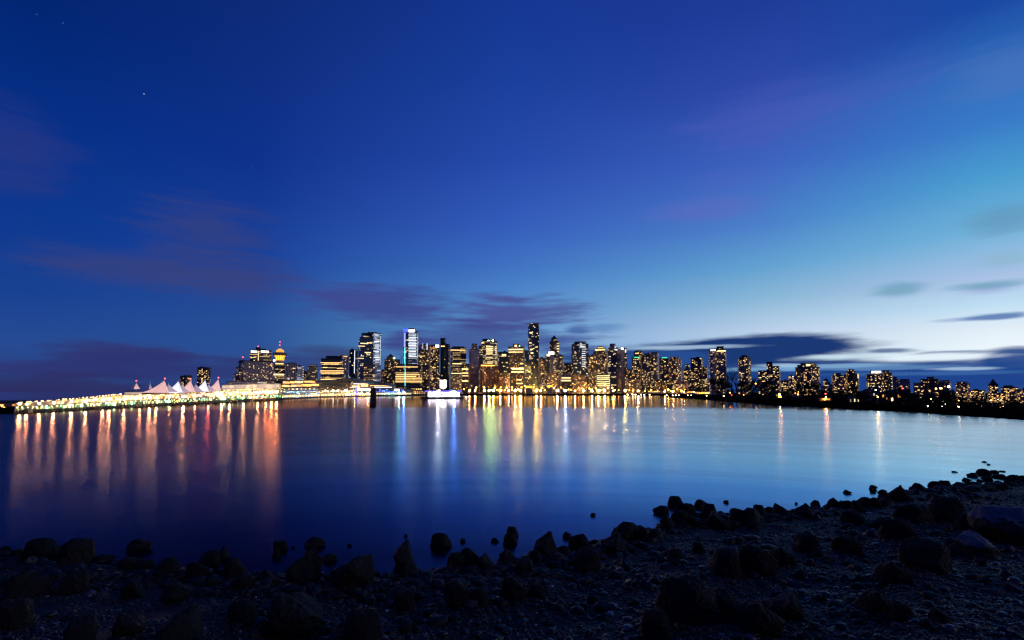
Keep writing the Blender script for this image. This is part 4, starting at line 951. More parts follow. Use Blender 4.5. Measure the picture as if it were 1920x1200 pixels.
# ---- the west end, behind the headland
b = T('apartment_tower', 'tall cylinder and slab pair with a white lit roof above the dark trees', 'tower', 1342, 1363, 656, 980, 'respale', 38, -8, [(1345, 1359, 651, dict(name='crown', mat='brown'))], win=dict(w=(1.8, 3.6), keys=(('warm', .6), ('pale', .4))), units=0)
b.block(1330, 1344, 657.5, 'respale', 'cylinder', n=12, dY=-4, ratio=.75); b.strip(1333, 1341, 655.5, 657.6, 'white', 'lit_roof'); b.lamp(1337.5, 670, 'lampy', 1.5); b.strip(1346, 1360, 657, 659, 'pale'); b.windows(12)
T('apartment_tower', 'lone octagonal brown tower with a domed cap above the bare tree', 'tower', 1385, 1409, 673, 960, 'res', 34, 10, [(1388, 1406, 670, dict(name='upper_wall', n=8)), (1392, 1402, 667.5, dict(name='cap', n=8))], sides=8, units=0)
T('apartment_block', 'stepped block with a tall square chimney-like core', 'building', 1422, 1464, 696, 820, 'res', 38, -6, [(1438, 1450, 680, dict(name='core', mat='brown')), (1447, 1462, 688, dict(name='upper_wing', dY=3))], win=dict(w=(2, 5), keys=(('warm', .5), ('lime', .2), ('pale', .3))), units=0)
T('apartment_block', 'small low block in the dip left of the rounded broad block', 'building', 1464, 1479, 714, 800, 'res', 10, 6)
T('apartment_block', 'narrow block on the left flank of the rounded broad block', 'building', 1478, 1494, 705, 780, 'res', 20, 10, win=CW)
b = T('apartment_block', 'broad rounded stepped block full of warm windows, one lit crown', 'building', 1492, 1538, 690, 800, 'res', 64, -8, [(1496, 1534, 686, dict(name='upper_wall')), (1502, 1530, 682.5, dict(name='crown'))], sides=8, win=YW); b.strip(1512, 1519, 682.8, 686, 'pale', 'lit_crown')
T('apartment_block', 'little reddish block peeking over the trees past the broad one', 'building', 1543, 1553, 712, 860, 'brown', 8, 5)
T('apartment_block', 'lower partner of a pair of blocks before the pale lit edge', 'building', 1559, 1585, 705, 780, 'res', 18, 12, [(1562, 1577, 701, dict(name='upper_wall'))])
b = T('apartment_block', 'dome-topped block with one bright pale corner', 'building', 1583, 1611, 702, 820, 'brown', 24, -10, [(1587, 1606, 697, dict(name='upper_wall', n=8)), (1591, 1602, 693.5, dict(name='dome', n=8))], sides=8, units=0); b.strip(1607.5, 1609.8, 701, 709, 'pale', 'lit_panel')
b = T('apartment_block', 'yellow lit block with a bright white roof sign', 'building', 1624, 1652, 703, 700, 'res', 26, 8, [(1632, 1650, 697, dict(name='upper_wall'))], win=dict(keys=(('warm', .6), ('lime', .3), ('pale', .1)), w=(1.4, 2.6)), units=0); b.strip(1636, 1650, 696, 699, 'white', 'sign')
T('apartment_block', 'brown rounded block joined to the right of the roof-sign block', 'building', 1652, 1674, 700, 720, 'brown', 26, -8, [(1655, 1669, 695.5, dict(name='crown', n=8))], sides=8)
T('office_block', 'plain unlit grey slab behind the dark trees', 'building', 1673, 1706, 712, 420, 'concrete', 1, 10, [(1673, 1681, 707.5, dict(name='roof_box'))], units=0)
T('apartment_block', 'large grey-brown block with tall vertical fins in its middle', 'building', 1711, 1782, 719, 330, 'respale', 30, -6, [(1725, 1760, 712, dict(name='upper_wall', mat='fins', dY=-3)), (1737, 1752, 708, dict(name='core', mat='concrete', dY=-2)), (1758, 1781, 714.5, dict(name='back_wing', mat='concrete', dY=7))], win=dict(w=(1.8, 4.5), keys=(('warm', .7), ('pale', .3))), units=0)
T('apartment_block', 'rounded block with glowing yellow rooms before the pyramid-roofed tower', 'building', 1789, 1817, 721, 275, 'res', 30, 10, [(1792, 1813, 717.5, dict(name='crown', n=8))], sides=8, win=YW, units=0)
T('apartment_block', 'low glowing terrace block right of the rounded yellow one', 'building', 1815, 1844, 733, 265, 'res', 34, -5, win=YW)
b = T('apartment_tower', 'dim tower with a steep dark pyramid roof near the right edge', 'tower', 1851, 1870, 721, 310, 'brown', 20, 10, units=0); b.block(1852, 1869, 710.5, 'roof', 'pyramid_roof', ybot=721, top=.05, roof=False, win=False)
T('apartment_block', 'wide lit block right of the pyramid-roofed tower', 'building', 1874, 1908, 728, 258, 'res', 36, -8, [(1879, 1897, 724.5, dict(name='upper_wall'))], win=YW)
T('apartment_block', 'last lit block cut by the right edge of the photo', 'building', 1902, 1938, 732, 238, 'res', 26, 6, win=YW)
T('apartment_block', 'low lit block in front of the pyramid-roofed tower', 'building', 1848, 1878, 738, 250, 'res', 24, 5, win=YW)
# ================================================================ the waterfront
WLF = [(-20, 778), (28, 775.5), (115, 770.5), (230, 764), (415, 754), (530, 749), (600, 745.6), (700, 743.2), (765, 742.6), (805, 742.2)]
def front_Y(px): return ground(px, float(np.interp(px, [p[0] for p in WLF], [p[1] for p in WLF]))).y
def fpt(px, py, back=0.0): return at(px, py, front_Y(px) * (1 + back))
def hall(parent, name, px0, px1, bot, top, mat, back=0.0, deep=.05, step=12, z0=None, loc=None):
    """a long storey following the quay: bottom/top rows given at both ends (or lists at the steps)"""
    n = max(1, int(abs(px1 - px0) / step)); L = loc or Vector((0, 0, 0))
    vs, fs, uv = [], [], []; run = 0; prev = None
    for i in range(n + 1):
        f = i / n; px = px0 + (px1 - px0) * f; yb = bot[0] + (bot[1] - bot[0]) * f; yt = top[0] + (top[1] - top[0]) * f
        a = fpt(px, yb, back); b = fpt(px, yt, back)
        if z0 is not None: a.z = z0
        c = Vector((a.x * (1 + deep), a.y * (1 + deep), a.z)); d = Vector((c.x, c.y, b.z))
        if prev is not None: run += (a.xy - prev.xy).length
        prev = a.copy(); vs += [a - L, b - L, d - L, c - L]; uv.append((run, a.z, b.z))
    U = []
    for i in range(n):
        o, q = i * 4, i * 4 + 4
        fs += [(o, q, q + 1, o + 1), (o + 1, q + 1, q + 2, o + 2), (q, o, o + 3, q + 3)]
        U += [[(uv[i][0], uv[i][1]), (uv[i + 1][0], uv[i + 1][1]), (uv[i + 1][0], uv[i + 1][2]), (uv[i][0], uv[i][2])], [(-.01, -.01)] * 4, [(-.01, -.01)] * 4]
    e = n * 4; fs += [(0, 1, 2, 3), (e + 3, e + 2, e + 1, e)]; U += [[(-.01, -.01)] * 4] * 2
    return link(name, mesh(name, vs, fs, M[mat] if isinstance(mat, str) else mat, U), parent)
def panel(parent, name, px0, px1, yb, yt, key, back, L):
    """one lit bay on the quay front"""
    a, b = fpt(px0, yb, back), fpt(px1, yb, back); h = fpt((px0 + px1) / 2, yt, back).z - a.z
    m = (a + b) / 2; d = b - a
    return link(name, pane(key), parent, m - L, (0, 0, math.atan2(d.y, d.x)), (d.xy.length, 1, h))
lampn = [0]
POLE = {}
def lamp_post(px, py, Y, key, r, label, group, foot, arm=False, name='street_lamp'):
    """pole standing on foot height, round lantern on top"""
    p = at(px, py, Y); h = p.z - foot
    t = thing(name, label, 'lamp', (p.x, p.y, foot), 0, group)
    kp = round(h, 0)
    if kp not in POLE:
        mb = MB(); mb.tube((0, 0, 0), (0, 0, 1), .14, .08, 6); mb.tube((0, 0, 0), (0, 0, .08), .24, .18, 6); POLE[kp] = mb.me('pole', M['darksteel'])
    link('pole', POLE[kp], t, (0, 0, 0), None, (1, 1, max(.4, h)))
    link('lantern', globe(key), t, (0, 0, h + r * .6), None, (r, r, r * .9)); return t

def light_blocker_mesh():
    """open half shell added behind a flood lamp to block its light landwards"""
    vs, fs = [], []; nu, nv = 12, 7
    for r in (1.22, 1.32):
        for j in range(nv + 1):
            t_ = math.pi * .5 * (j / nv) * 1.12
            for i in range(nu):
                g = 2 * math.pi * i / nu; vs.append((r * math.sin(t_) * math.cos(g), r * math.cos(t_), r * math.sin(t_) * math.sin(g)))
    k = (nv + 1) * nu
    for s_ in (0, k):
        for j in range(nv):
            for i in range(nu):
                q = (s_ + j * nu + i, s_ + j * nu + (i + 1) % nu, s_ + (j + 1) * nu + (i + 1) % nu, s_ + (j + 1) * nu + i)
                if j == 0: q = (s_ + i, q[2], q[3])
                fs.append(q)
    for i in range(nu): fs.append((nv * nu + i, nv * nu + (i + 1) % nu, k + nv * nu + (i + 1) % nu, k + nv * nu + i))
    return mesh('light_blocker', vs, fs, M['darksteel'], smooth=True)
LIGHT_BLOCKER = light_blocker_mesh()
def flood(px, py, Y, key, r, foot, shade=True):
    t = lamp_post(px, py, Y, key, r, 'blazing flood lamp throwing a long streak on the water', 'flood lamps on the pier and quay', foot, name='flood_lamp')
    t.rotation_euler = (0, 0, -math.atan2(t.location.x, t.location.y))
    if not shade: return t
    ln = [c for c in t.children if c.name.startswith('lantern')][0]
    link('light_blocker', LIGHT_BLOCKER, t, ln.location, None, (r, r, r)); return t  # shell added behind the lantern to keep its light off the pier

# ---- the long pier with lit arcade below and gallery above
pr = fpt(280, 763); pier = thing('pier', 'long pier with green lit arcade and blazing white upper gallery reaching across the left', 'pier', (pr.x, pr.y, 0)); PL = Vector((pr.x, pr.y, 0))
rowsP = [28, 115, 230, 415, 528]
wl = lambda px: float(np.interp(px, [p[0] for p in WLF], [p[1] for p in WLF]))
A0 = lambda px: float(np.interp(px, rowsP, [769.5, 765.5, 759.6, 750.4, 745.4]))   # top of the dark footing
A1 = lambda px: float(np.interp(px, rowsP, [762.5, 758.0, 751.5, 743.4, 739.0]))   # top of arcade
A2 = lambda px: float(np.interp(px, rowsP, [757.5, 751.5, 741.0, 733.6, 730.0]))   # top of gallery
for a, b in zip(rowsP, rowsP[1:]):
    hall(pier, 'footing', a, b, (wl(a), wl(b)), (A0(a), A0(b)), 'timber', .0, .06, z0=-.5, loc=PL)
    hall(pier, 'arcade', a, b, (A0(a), A0(b)), (A1(a), A1(b)), 'arcade', .006, .05, loc=PL)
    hall(pier, 'deck_slab', a, b, (A1(a) + .5, A1(b) + .5), (A1(a) - .4, A1(b) - .4), 'plaster', -.002, .06, loc=PL)
    hall(pier, 'gallery', a, b, (A1(a) - .4, A1(b) - .4), (A2(a), A2(b)), 'terrace', .008, .045, loc=PL)
    hall(pier, 'gallery_roof', a, b, (A2(a), A2(b)), (A2(a) - .5, A2(b) - .5), 'rooflight', .0, .06, loc=PL)
px = 31.0
while px < 526:
    w = random.uniform(3.0, 7.0)
    if random.random() < .6: panel(pier, 'lit_bay', px, px + w * .6, A0(px) - .8, A0(px) - (A0(px) - A1(px)) * random.uniform(.55, .85), random.choice(('piergreen', 'lime', 'teal', 'pale', 'warm', 'teal', 'lime')), .001, PL)
    px += w
px = 31.0
while px < 526:
    w = random.uniform(5, 9)
    if random.random() < .5: panel(pier, 'gallery_window', px, px + w * .6, A1(px) - 1.2, A1(px) - 1.0 - (A1(px) - A2(px)) * random.uniform(.35, .7), random.choice(('pale', 'strip', 'warm', 'strip')), .004, PL)
    px += w
for px in np.arange(31, 527, 7.0):
    a = fpt(px, A0(px), -.004); mb = MB(); mb.tube((a.x - PL.x, a.y - PL.y, -1), (a.x - PL.x, a.y - PL.y, a.z), .22, .22, 6); mb.obj('pile', M['timber'], pier)
GU, GL = 'bright lamps along the upper gallery of the pier', 'lamps along the lower edge of the pier'
for i, px in enumerate([34, 37, 41, 50, 53, 57, 66, 69, 78, 81, 90, 93, 96, 106, 110, 119, 124, 131, 137, 144, 149, 156, 163, 170, 175, 182, 187, 193, 199, 204, 209, 213, 217, 221, 226]):
    lamp_post(px, A2(px) - 1.6 + random.uniform(-.5, .5), front_Y(px) * 1.004, 'pierlamp', .0009 * front_Y(px) * random.uniform(.6, 1.3), 'bright white lamp in the row along the pier roof', GU, fpt(px, A2(px)).z, name='pier_lamp')
for px in np.arange(236, 527, 6.5):
    lamp_post(px, A2(px) + 3.6 + random.uniform(-.8, .8), front_Y(px) * .992, 'pierwhite', .0008 * front_Y(px) * random.uniform(.6, 1.3), 'bright white lamp in the row along the pier roof', GU, fpt(px, A1(px)).z, name='pier_lamp')
for px in np.arange(33, 527, 9.2):
    px += random.uniform(-2, 2)
    lamp_post(px, A1(px) + 2.6 + random.uniform(-.5, .5), front_Y(px) * .990, random.choice(('piergreen', 'pierwhite', 'pierwhite', 'lampw')), .0008 * front_Y(px) * random.uniform(.7, 1.1), 'small greenish white lamp low along the pier edge', GL, fpt(px, A0(px)).z, name='pier_lamp')
for px, key, s in [(37, 'floodwarm', 1), (50, 'floodwarm', .7), (74, 'floodwarm', .8), (101, 'floodwarm', .9), (134, 'floodwarm', 1), (161, 'floodwarm', 1), (193, 'floodwarm', 1.2), (205, 'floodwarm', 1.4), (233, 'floodwarm', .9), (263, 'floodwarm', .6), (281, 'floodwarm', 1.3), (293, 'floodwarm', 1.1), (319, 'floodorange', .5), (344, 'floodwarm', 1.4), (366, 'floodorange', .4), (391, 'floodred', 1.6), (416, 'floodwarm', 1.2), (431, 'floodwarm', 1), (457, 'floodwarm', 1.5), (484, 'floodwarm', 1.2), (499, 'floodorange', 1), (509, 'floodorange', 1.8), (519, 'floodorange', 1.7)]:
    flood(px, A1(px) - 1.5 - random.uniform(0, 2.5), front_Y(px) * .986, key, .00115 * front_Y(px) * s ** .5, fpt(px, A1(px)).z - 1)
for px, py, key, s in [(665, 737, 'floodorange', .22), (690, 738, 'floodorange', .5), (748, 737, 'floodcyan', 1.0), (757, 736, 'floodblue', .9)]:
    flood(px, py, front_Y(px) * .986, key, .0011 * front_Y(px) * s ** .5, 1.5)
for px, py, key, s in [(880, 733, 'floodorange', .25), (891, 733, 'floodorange', .4), (908, 733, 'floodlime', .8), (917, 733, 'floodlime', 1.2), (925, 733, 'floodlime', 1.1), (938, 733, 'floodyellow', .4), (954, 733, 'floodred', .5), (966, 733, 'floodyellow', .9), (976, 733, 'floodyellow', .7), (986, 733, 'floodorange', .5), (996, 733, 'floodyellow', 1.2), (1005, 733, 'floodyellow', .7), (1014, 733, 'floodorange', .4), (1034, 733, 'floodyellow', .8), (1045, 733, 'floodwarm', .6), (1060, 733, 'floodwhite', .4), (1078, 733, 'floodorange', .25), (1094, 733, 'floodorange', .3), (1110, 733, 'floodyellow', .8), (1122, 733, 'floodyellow', .6), (1134, 733, 'floodwarm', .5), (1150, 733, 'floodorange', .25), (1172, 733, 'floodyellow', .5), (1196, 733, 'floodwarm', .3), (1226, 735, 'floodyellow', .35), (1246, 735, 'floodorange', .2), (1262, 735, 'floodorange', .28), (1283, 735, 'floodorange', .22), (1310, 737, 'floodorange', .25), (1328, 737, 'floodred', .2)]:
    flood(px, py, 1356, key, (1.5 if key == 'floodlime' else 2.0) * s ** .5, 3.2, key in ('floodlime', 'floodwhite') or int(px) % 3 > 0)
# ---- fabric sails on the pier
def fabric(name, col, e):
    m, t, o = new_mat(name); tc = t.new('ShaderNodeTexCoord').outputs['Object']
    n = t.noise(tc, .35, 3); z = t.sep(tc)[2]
    pbsdf(t, o, col + (1,), .7, emis=t.mix(n, tuple(c * .75 for c in e) + (1,), e + (1,)), estr=1.0); return m  # the cloth glows by its own emission in place of floodlight
FPINK = fabric('warm_glow_fabric', (.75, .66, .62), (.92, .52, .42)); FWHITE = fabric('cool_glow_fabric', (.75, .75, .78), (1.0, 1.02, 1.2)); FDIM = fabric('dim_glow_fabric', (.6, .55, .58), (.40, .29, .31)); FCREAM = fabric('cream_glow_fabric', (.75, .68, .6), (.5, .34, .22))
def sail(pl, pp, pr_, yb, yp, mat, label, back=.03, red=True, deep=.035, yr=None):
    Y = front_Y(pp) * (1 + back); a = at(pl, yb, Y); b = at(pr_, yb if yr is None else yr, Y); k = at(pp, yp, Y); z0 = a.z; H = k.z - z0
    t = thing('fabric_sail', label, 'sail', (k.x, k.y, z0)); D = Y * deep * .42; ux, uy = k.x / math.hypot(k.x, k.y), k.y / math.hypot(k.x, k.y)
    vs, fs = [], []; nu, nv = 26, 12
    for j in range(nv + 1):
        v = j / nv * 2 - 1
        for i in range(nu + 1):
            u = i / nu; x = a.x + (b.x - a.x) * u; kx = (k.x - a.x) / (b.x - a.x)
            q = (u / kx) if u <= kx else (1 - u) / (1 - kx)
            hz = (.30 * q + .70 * q ** 1.9) if u <= kx else (.35 * q + .65 * q ** 1.6)
            w = 1 - abs(v); hv = .12 * w + .88 * w ** 2.0
            zf = hz * (hv ** (.55 + .45 * q)) * H
            vs.append((x - k.x + ux * v * D, uy * v * D * (1.0 - .25 * q), zf))
    for j in range(nv):
        for i in range(nu):
            o = j * (nu + 1) + i; fs.append((o, o + 1, o + nu + 2, o + nu + 1))
    link('canopy', mesh('canopy', vs, fs, mat, smooth=True), t)
    mb = MB(); mb.tube((0, 0, -1.5), (0, 0, H + .9), .25, .14, 6); ms = mb.obj('mast', M['white'], t)
    if red: link('beacon', globe('red'), ms, (0, 0, H + 1.1), None, (.42,) * 3)
    mb = MB()
    for s in (-1, 1): mb.tube((0, 0, H * .93), (s * H * .5, -D * .8, .2), .06, .06, 4)
    mb.obj('stay_cable', M['white'], t); return t
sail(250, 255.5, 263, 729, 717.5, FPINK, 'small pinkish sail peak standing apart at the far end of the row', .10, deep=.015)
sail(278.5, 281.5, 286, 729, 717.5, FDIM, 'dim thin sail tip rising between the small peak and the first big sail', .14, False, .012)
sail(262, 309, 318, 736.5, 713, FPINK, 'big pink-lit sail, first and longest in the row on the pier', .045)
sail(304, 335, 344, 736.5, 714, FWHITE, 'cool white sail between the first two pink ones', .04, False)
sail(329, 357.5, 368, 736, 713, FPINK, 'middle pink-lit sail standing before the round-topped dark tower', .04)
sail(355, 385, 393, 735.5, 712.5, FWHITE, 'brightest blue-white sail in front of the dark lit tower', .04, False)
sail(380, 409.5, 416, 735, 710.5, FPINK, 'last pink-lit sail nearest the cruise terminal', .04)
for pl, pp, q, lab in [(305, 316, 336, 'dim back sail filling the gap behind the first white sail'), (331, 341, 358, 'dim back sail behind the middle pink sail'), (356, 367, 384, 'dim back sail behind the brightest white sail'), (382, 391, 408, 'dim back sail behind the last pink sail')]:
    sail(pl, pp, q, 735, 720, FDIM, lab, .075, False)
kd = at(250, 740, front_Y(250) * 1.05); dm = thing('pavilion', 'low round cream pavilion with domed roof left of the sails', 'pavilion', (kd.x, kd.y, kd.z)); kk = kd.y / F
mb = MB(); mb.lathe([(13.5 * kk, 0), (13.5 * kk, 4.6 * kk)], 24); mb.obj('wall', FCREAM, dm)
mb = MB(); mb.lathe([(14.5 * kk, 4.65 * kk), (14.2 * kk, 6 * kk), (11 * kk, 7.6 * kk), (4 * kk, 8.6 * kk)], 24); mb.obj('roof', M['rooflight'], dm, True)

# ---- cruise terminal, halls and convention centre
def complex_(name, label, cat, px): 
    p = fpt(px, wl(px)); return thing(name, label, cat, (p.x, p.y, 0)), Vector((p.x, p.y, 0))
t1, L1 = complex_('cruise_terminal', 'cream ship-like terminal with bright terraces right of the fabric sails', 'terminal', 470)
hall(t1, 'lower_terrace', 414, 527, (736, 733), (728.5, 727), 'terrace', .012, .05, loc=L1)
hall(t1, 'upper_terrace', 416, 527, (728.4, 726.9), (722.5, 719.5), FCREAM, .03, .05, loc=L1)
hall(t1, 'roof', 418, 528, (722.4, 719.3), (721.3, 718.4), 'rooflight', .025, .06, loc=L1)
hall(t1, 'roof_house', 428, 515, (721.2, 718.3), (716.5, 713.8), 'stone', .05, .03, loc=L1)
hall(t1, 'upper_roof', 424, 520, (716.4, 713.7), (715.2, 712.6), 'roof', .045, .05, loc=L1)
for px in np.arange(418, 524, 8): panel(t1, 'terrace_window', px, px + 6, 735.4 - (px - 414) * .026, 730.4 - (px - 414) * .026, random.choice(('strip', 'pale', 'strip', 'warm')), .009, L1)
for px in np.arange(420, 524, 6.2): 
    if random.random() < .6: panel(t1, 'terrace_window', px, px + 4, 726.5 - (px - 414) * .012, 724.2 - (px - 414) * .02, random.choice(('strip', 'cream', 'pale')), .027, L1)
panel(t1, 'sign', 483, 500, 718.9, 716.9, 'cream', .043, L1)
t2, L2 = complex_('quay_hall', 'dark hall with two amber lit decks right of the cream terminal', 'hall', 560)
hall(t2, 'footing', 527, 600, (749, 745.6), (746, 743.4), 'timber', .0, .05, z0=-.5, loc=L2)
hall(t2, 'ground_floor', 527, 600, (746, 743.4), (739, 737), 'officelit', .005, .05, loc=L2)
hall(t2, 'middle_floor', 527, 602, (738.4, 736.6), (728.6, 725.5), 'brown', .012, .05, loc=L2)
hall(t2, 'deck_edge', 526, 604, (728.5, 725.4), (726.3, 723.6), 'roof', .0, .06, loc=L2)
hall(t2, 'amber_deck', 528, 600, (726.2, 723.5), (721.2, 719.3), 'orangehall', .012, .04, loc=L2)
hall(t2, 'upper_edge', 526, 602, (721.1, 719.2), (719.6, 717.6), 'roof', .0, .06, loc=L2)
hall(t2, 'upper_amber_deck', 530, 592, (719.5, 717.5), (714.4, 713.6), 'orangehall', .014, .04, loc=L2)
hall(t2, 'roof', 524, 604, (714.3, 713.5), (711.4, 712.0), 'roof', .0, .06, loc=L2)
for x0, x1, y, k in [(544, 552, 718.6, 'amber'), (553, 563, 718.3, 'warm'), (564, 568, 718, 'pale'), (570, 590, 717.6, 'amber'), (546, 556, 725.2, 'warm'), (557, 567, 724.9, 'amber'), (568, 584, 724.4, 'amber'), (586, 600, 723.6, 'orange'), (530, 543, 725.4, 'orange'), (531, 543, 719, 'orange')]: panel(t2, 'lit_bay', x0, x1, y, y - 3.4, k, .009, L2)
for px in np.arange(529, 598, 6): panel(t2, 'quay_window', px, px + 5, 745.0 - (px - 527) * .034, 741.4 - (px - 527) * .034, random.choice(('strip', 'warm', 'pale')), .002, L2)
for px in np.arange(532, 590, 8): panel(t2, 'small_window', px, px + 2.4, 731.4 - (px - 527) * .03, 729.4 - (px - 527) * .03, 'warm', .009, L2)
t3, L3 = complex_('convention_hall', 'long low convention hall with sweeping dark roof and dark glass wall', 'hall', 660)
hall(t3, 'footing', 600, 700, (745.6, 743.2), (743.2, 741.4), 'timber', .0, .05, z0=-.5, loc=L3)
hall(t3, 'colonnade', 600, 700, (743.1, 741.3), (731.5, 732), 'officelit', .006, .05, loc=L3)
hall(t3, 'glass_wall', 598, 656, (731.4, 731.6), (714.5, 713.4), 'navy', .006, .05, loc=L3)
hall(t3, 'side_wall', 656, 742, (731.8, 733), (718, 724), 'brown', .012, .05, loc=L3)
hall(t3, 'roof', 590, 662, (715.4, 713.3), (713.4, 709.6), 'roof', -.01, .08, loc=L3)
hall(t3, 'roof_sweep', 662, 742, (716.4, 724.6), (709.6, 720.6), 'roof', -.01, .08, loc=L3)
for px in np.arange(602, 698, 6.4): panel(t3, 'quay_window', px, px + 5.2, 742.6 - (px - 600) * .018, 738.8 - (px - 600) * .014, random.choice(('strip', 'warm', 'warm', 'pale')), .002, L3)
for px in np.arange(604, 664, 5): panel(t3, 'colonnade_window', px, px + 2.6, 735.6, 732.8, random.choice(('strip', 'warm', 'pale')), .003, L3)
for x0, x1, y0, y1, k in [(660, 675, 726.6, 723.4, 'warm'), (677, 690, 725, 719, 'orange'), (671, 684, 731, 728.5, 'ice'), (670, 694, 733.4, 728.6, 'white'), (662, 690, 720.6, 719.8, 'ice'), (700, 735, 726.6, 725.4, 'ice'), (694, 738, 723.6, 722.8, 'orange'), (706, 716, 729.5, 727.2, 'cream')]: panel(t3, 'lit_bay', x0, x1, y0, y1, k, .008, L3)
for px in (610, 625, 633.5, 647, 650): lamp_post(px, 733.5, front_Y(px) * .985, 'lampw', 1.3, 'white quay lamp before the dark convention hall', 'white lamps before the convention hall', 1.2)
bl = fpt(668, wl(668), -.02); bm_ = thing('light_column', 'violet lit column of lights standing on the quay before the convention hall', 'light column', (bl.x, bl.y, 0))
kk = bl.y / F; mb = MB(); mb.lathe([(2.0 * kk, 0), (2.0 * kk, 1.2 * kk)], 10); mb.obj('base', M['darksteel'], bm_); mb = MB(); mb.tube((0, 0, 0), (0, 0, 18 * kk), .5, .4, 6); mb.obj('pole', M['darksteel'], bm_)
for i, z in enumerate((3, 6, 9, 12, 15, 17.5)): link('lamp', globe('violet'), bm_, ((i % 2 - .5) * 1.6, -.8, z * kk), None, (1.5 * kk, 1.2 * kk, 1.6 * kk))
# float plane dock and boathouse
t4, L4 = complex_('dock_building', 'low violet lit dock building with a yellow window row', 'dock', 730)
hall(t4, 'footing', 694, 795, (743.2, 742.2), (740.6, 739.6), 'timber', .0, .03, z0=-.4, loc=L4)
hall(t4, 'lower_wall', 700, 775, (740.5, 739.8), (735.4, 735.4), 'officelit', .004, .03, loc=L4)
hall(t4, 'upper_wall', 700, 775, (735.3, 735.3), (729.0, 730.2), 'navy', .004, .03, loc=L4)
hall(t4, 'roof', 696, 780, (728.9, 730.1), (727.6, 729.2), 'roof', -.004, .05, loc=L4)
for x0, x1, y0, y1, k in [(711, 714, 733.6, 729.6, 'violet'), (724, 727, 732, 729.6, 'violet'), (740, 749, 732.4, 729.4, 'white'), (752, 757, 732.6, 730, 'violet'), (700, 760, 734.8, 734, 'violet'), (716, 722, 733.6, 731.4, 'violet')]: panel(t4, 'lit_bay', x0, x1, y0, y1, k, .001, L4)
for px in np.arange(706, 768, 4.4): panel(t4, 'quay_window', px, px + 3.4, 739.6, 736.6, random.choice(('warm', 'strip', 'lime', 'pale')), .001, L4)
p = at(781, HOR, 1170); bh = thing('boathouse', 'dark arched-roof waterfront restaurant with amber windows left of the fuel barge', 'restaurant', (p.x, p.y, 2.0), -math.atan2(p.x, p.y))
k = 1.17; w, d = 21 * k, 14 * k
mb = MB(); mb.box(-w, w, -d, d, -2.2, 7 * k); mb.obj('wall', M['brown'], bh)
vs, fs = [], []; n = 14
for i in range(n + 1):
    g = math.pi * i / n; xx = -math.cos(g) * w * 1.06; zz_ = 7 * k + .05 + math.sin(g) * 9.5 * k
    vs += [(xx, -d * 1.08, zz_), (xx, d, zz_)]
for i in range(n): fs.append((2 * i, 2 * i + 2, 2 * i + 3, 2 * i + 1))
fs.append(tuple(2 * i for i in range(n + 1))[::-1]); fs.append(tuple(2 * i + 1 for i in range(n + 1)))
link('arched_roof', mesh('arched_roof', vs, fs, M['roof']), bh)
for i in range(15): link('window', pane(random.choice(('amber', 'warm', 'orange', 'pale'))), bh, ((i % 8 - 3.6) * 4.9, -d - .3, (2.2 if i < 8 else 5.6) * k), (0, 0, 0), (random.uniform(2, 3.4), 1, 2.2))
for i in range(5): link('window', pane('warm'), bh, ((i - 2) * 4.6, -d * 1.08 - .3, 9.6 * k), (0, 0, 0), (3.4, 1, 2.0))
# ---- floating fuel station
YB = 1010.0; p = ground(831, 747.4); YB = p.y; k = YB / F
fb = thing('fuel_barge', 'floating white lit fuel station with blue roof edge and a glowing shield sign', 'fuel station', (p.x, p.y, 0), -math.atan2(p.x, p.y))
X = lambda px: (px - 831) * k
Z = lambda py: (747.4 - py) * k
mb = MB(); mb.add([(X(790), -6 * k, -.4), (X(868), -6 * k, -.4), (X(868), 8 * k, -.4), (X(790), 8 * k, -.4), (X(788), -7 * k, Z(744.6)), (X(871), -7 * k, Z(744.6)), (X(871), 9 * k, Z(744.6)), (X(788), 9 * k, Z(744.6))], [(3, 2, 1, 0), (4, 5, 6, 7), (0, 1, 5, 4), (1, 2, 6, 5), (2, 3, 7, 6), (3, 0, 4, 7)]); mb.obj('hull', M['timber'], fb)
mb = MB(); mb.box(X(802), X(863), -3 * k, 6 * k, Z(744.5), Z(735.2)); mb.obj('cabin', M['white'], fb)
for i, x in enumerate(np.arange(803, 861, 7.4)): link('lit_panel', pane('barge'), fb, (X(x + 3.4), -3 * k - .3, Z(743.6)), None, (6.7 * k, 1, 7.4 * k))
mb = MB(); mb.box(X(826.5), X(830), -3 * k - .5, -3 * k - .35, Z(742), Z(737)); mb.obj('door', M['darksteel'], fb)
mb = MB(); mb.box(X(861), X(863.5), -3 * k - .5, -3 * k - .35, Z(742), Z(737)); mb.obj('door', M['darksteel'], fb)
mb = MB(); mb.box(X(798), X(867), -5 * k, 7 * k, Z(735.1), Z(734.6)); mb.box(X(799), X(866), -4.4 * k, 6 * k, Z(734.5), Z(731.6)); mb.obj('roof', M['rooflight'], fb)
link('blue_fascia', pane('violet'), fb, (X(831), -5.1 * k, Z(734.9)), None, (68 * k, 1, 1.9 * k))
for x in (806, 821, 845, 851): link('lamp', globe('floodwhite' if x == 821 else 'floodblue' if x == 851 else 'lampw'), fb, (X(x), -5.6 * k, Z(734.8)), None, (.9 * k,) * 3)
sg = [(-6, 8), (6, 8), (6, -3), (4.4, -6.4), (0, -8.4), (-4.4, -6.4), (-6, -3)]
vs = [(x * k, 0, z * k) for x, z in sg] + [(x * k, 1.2, z * k) for x, z in sg]; n = len(sg)
so_ = link('sign', mesh('sign', vs, [tuple(range(n - 1, -1, -1)), tuple(range(n, 2 * n))] + [(i, (i + 1) % n, n + (i + 1) % n, n + i) for i in range(n)], G['sign']), fb, (X(831), -4.6 * k, Z(721)))
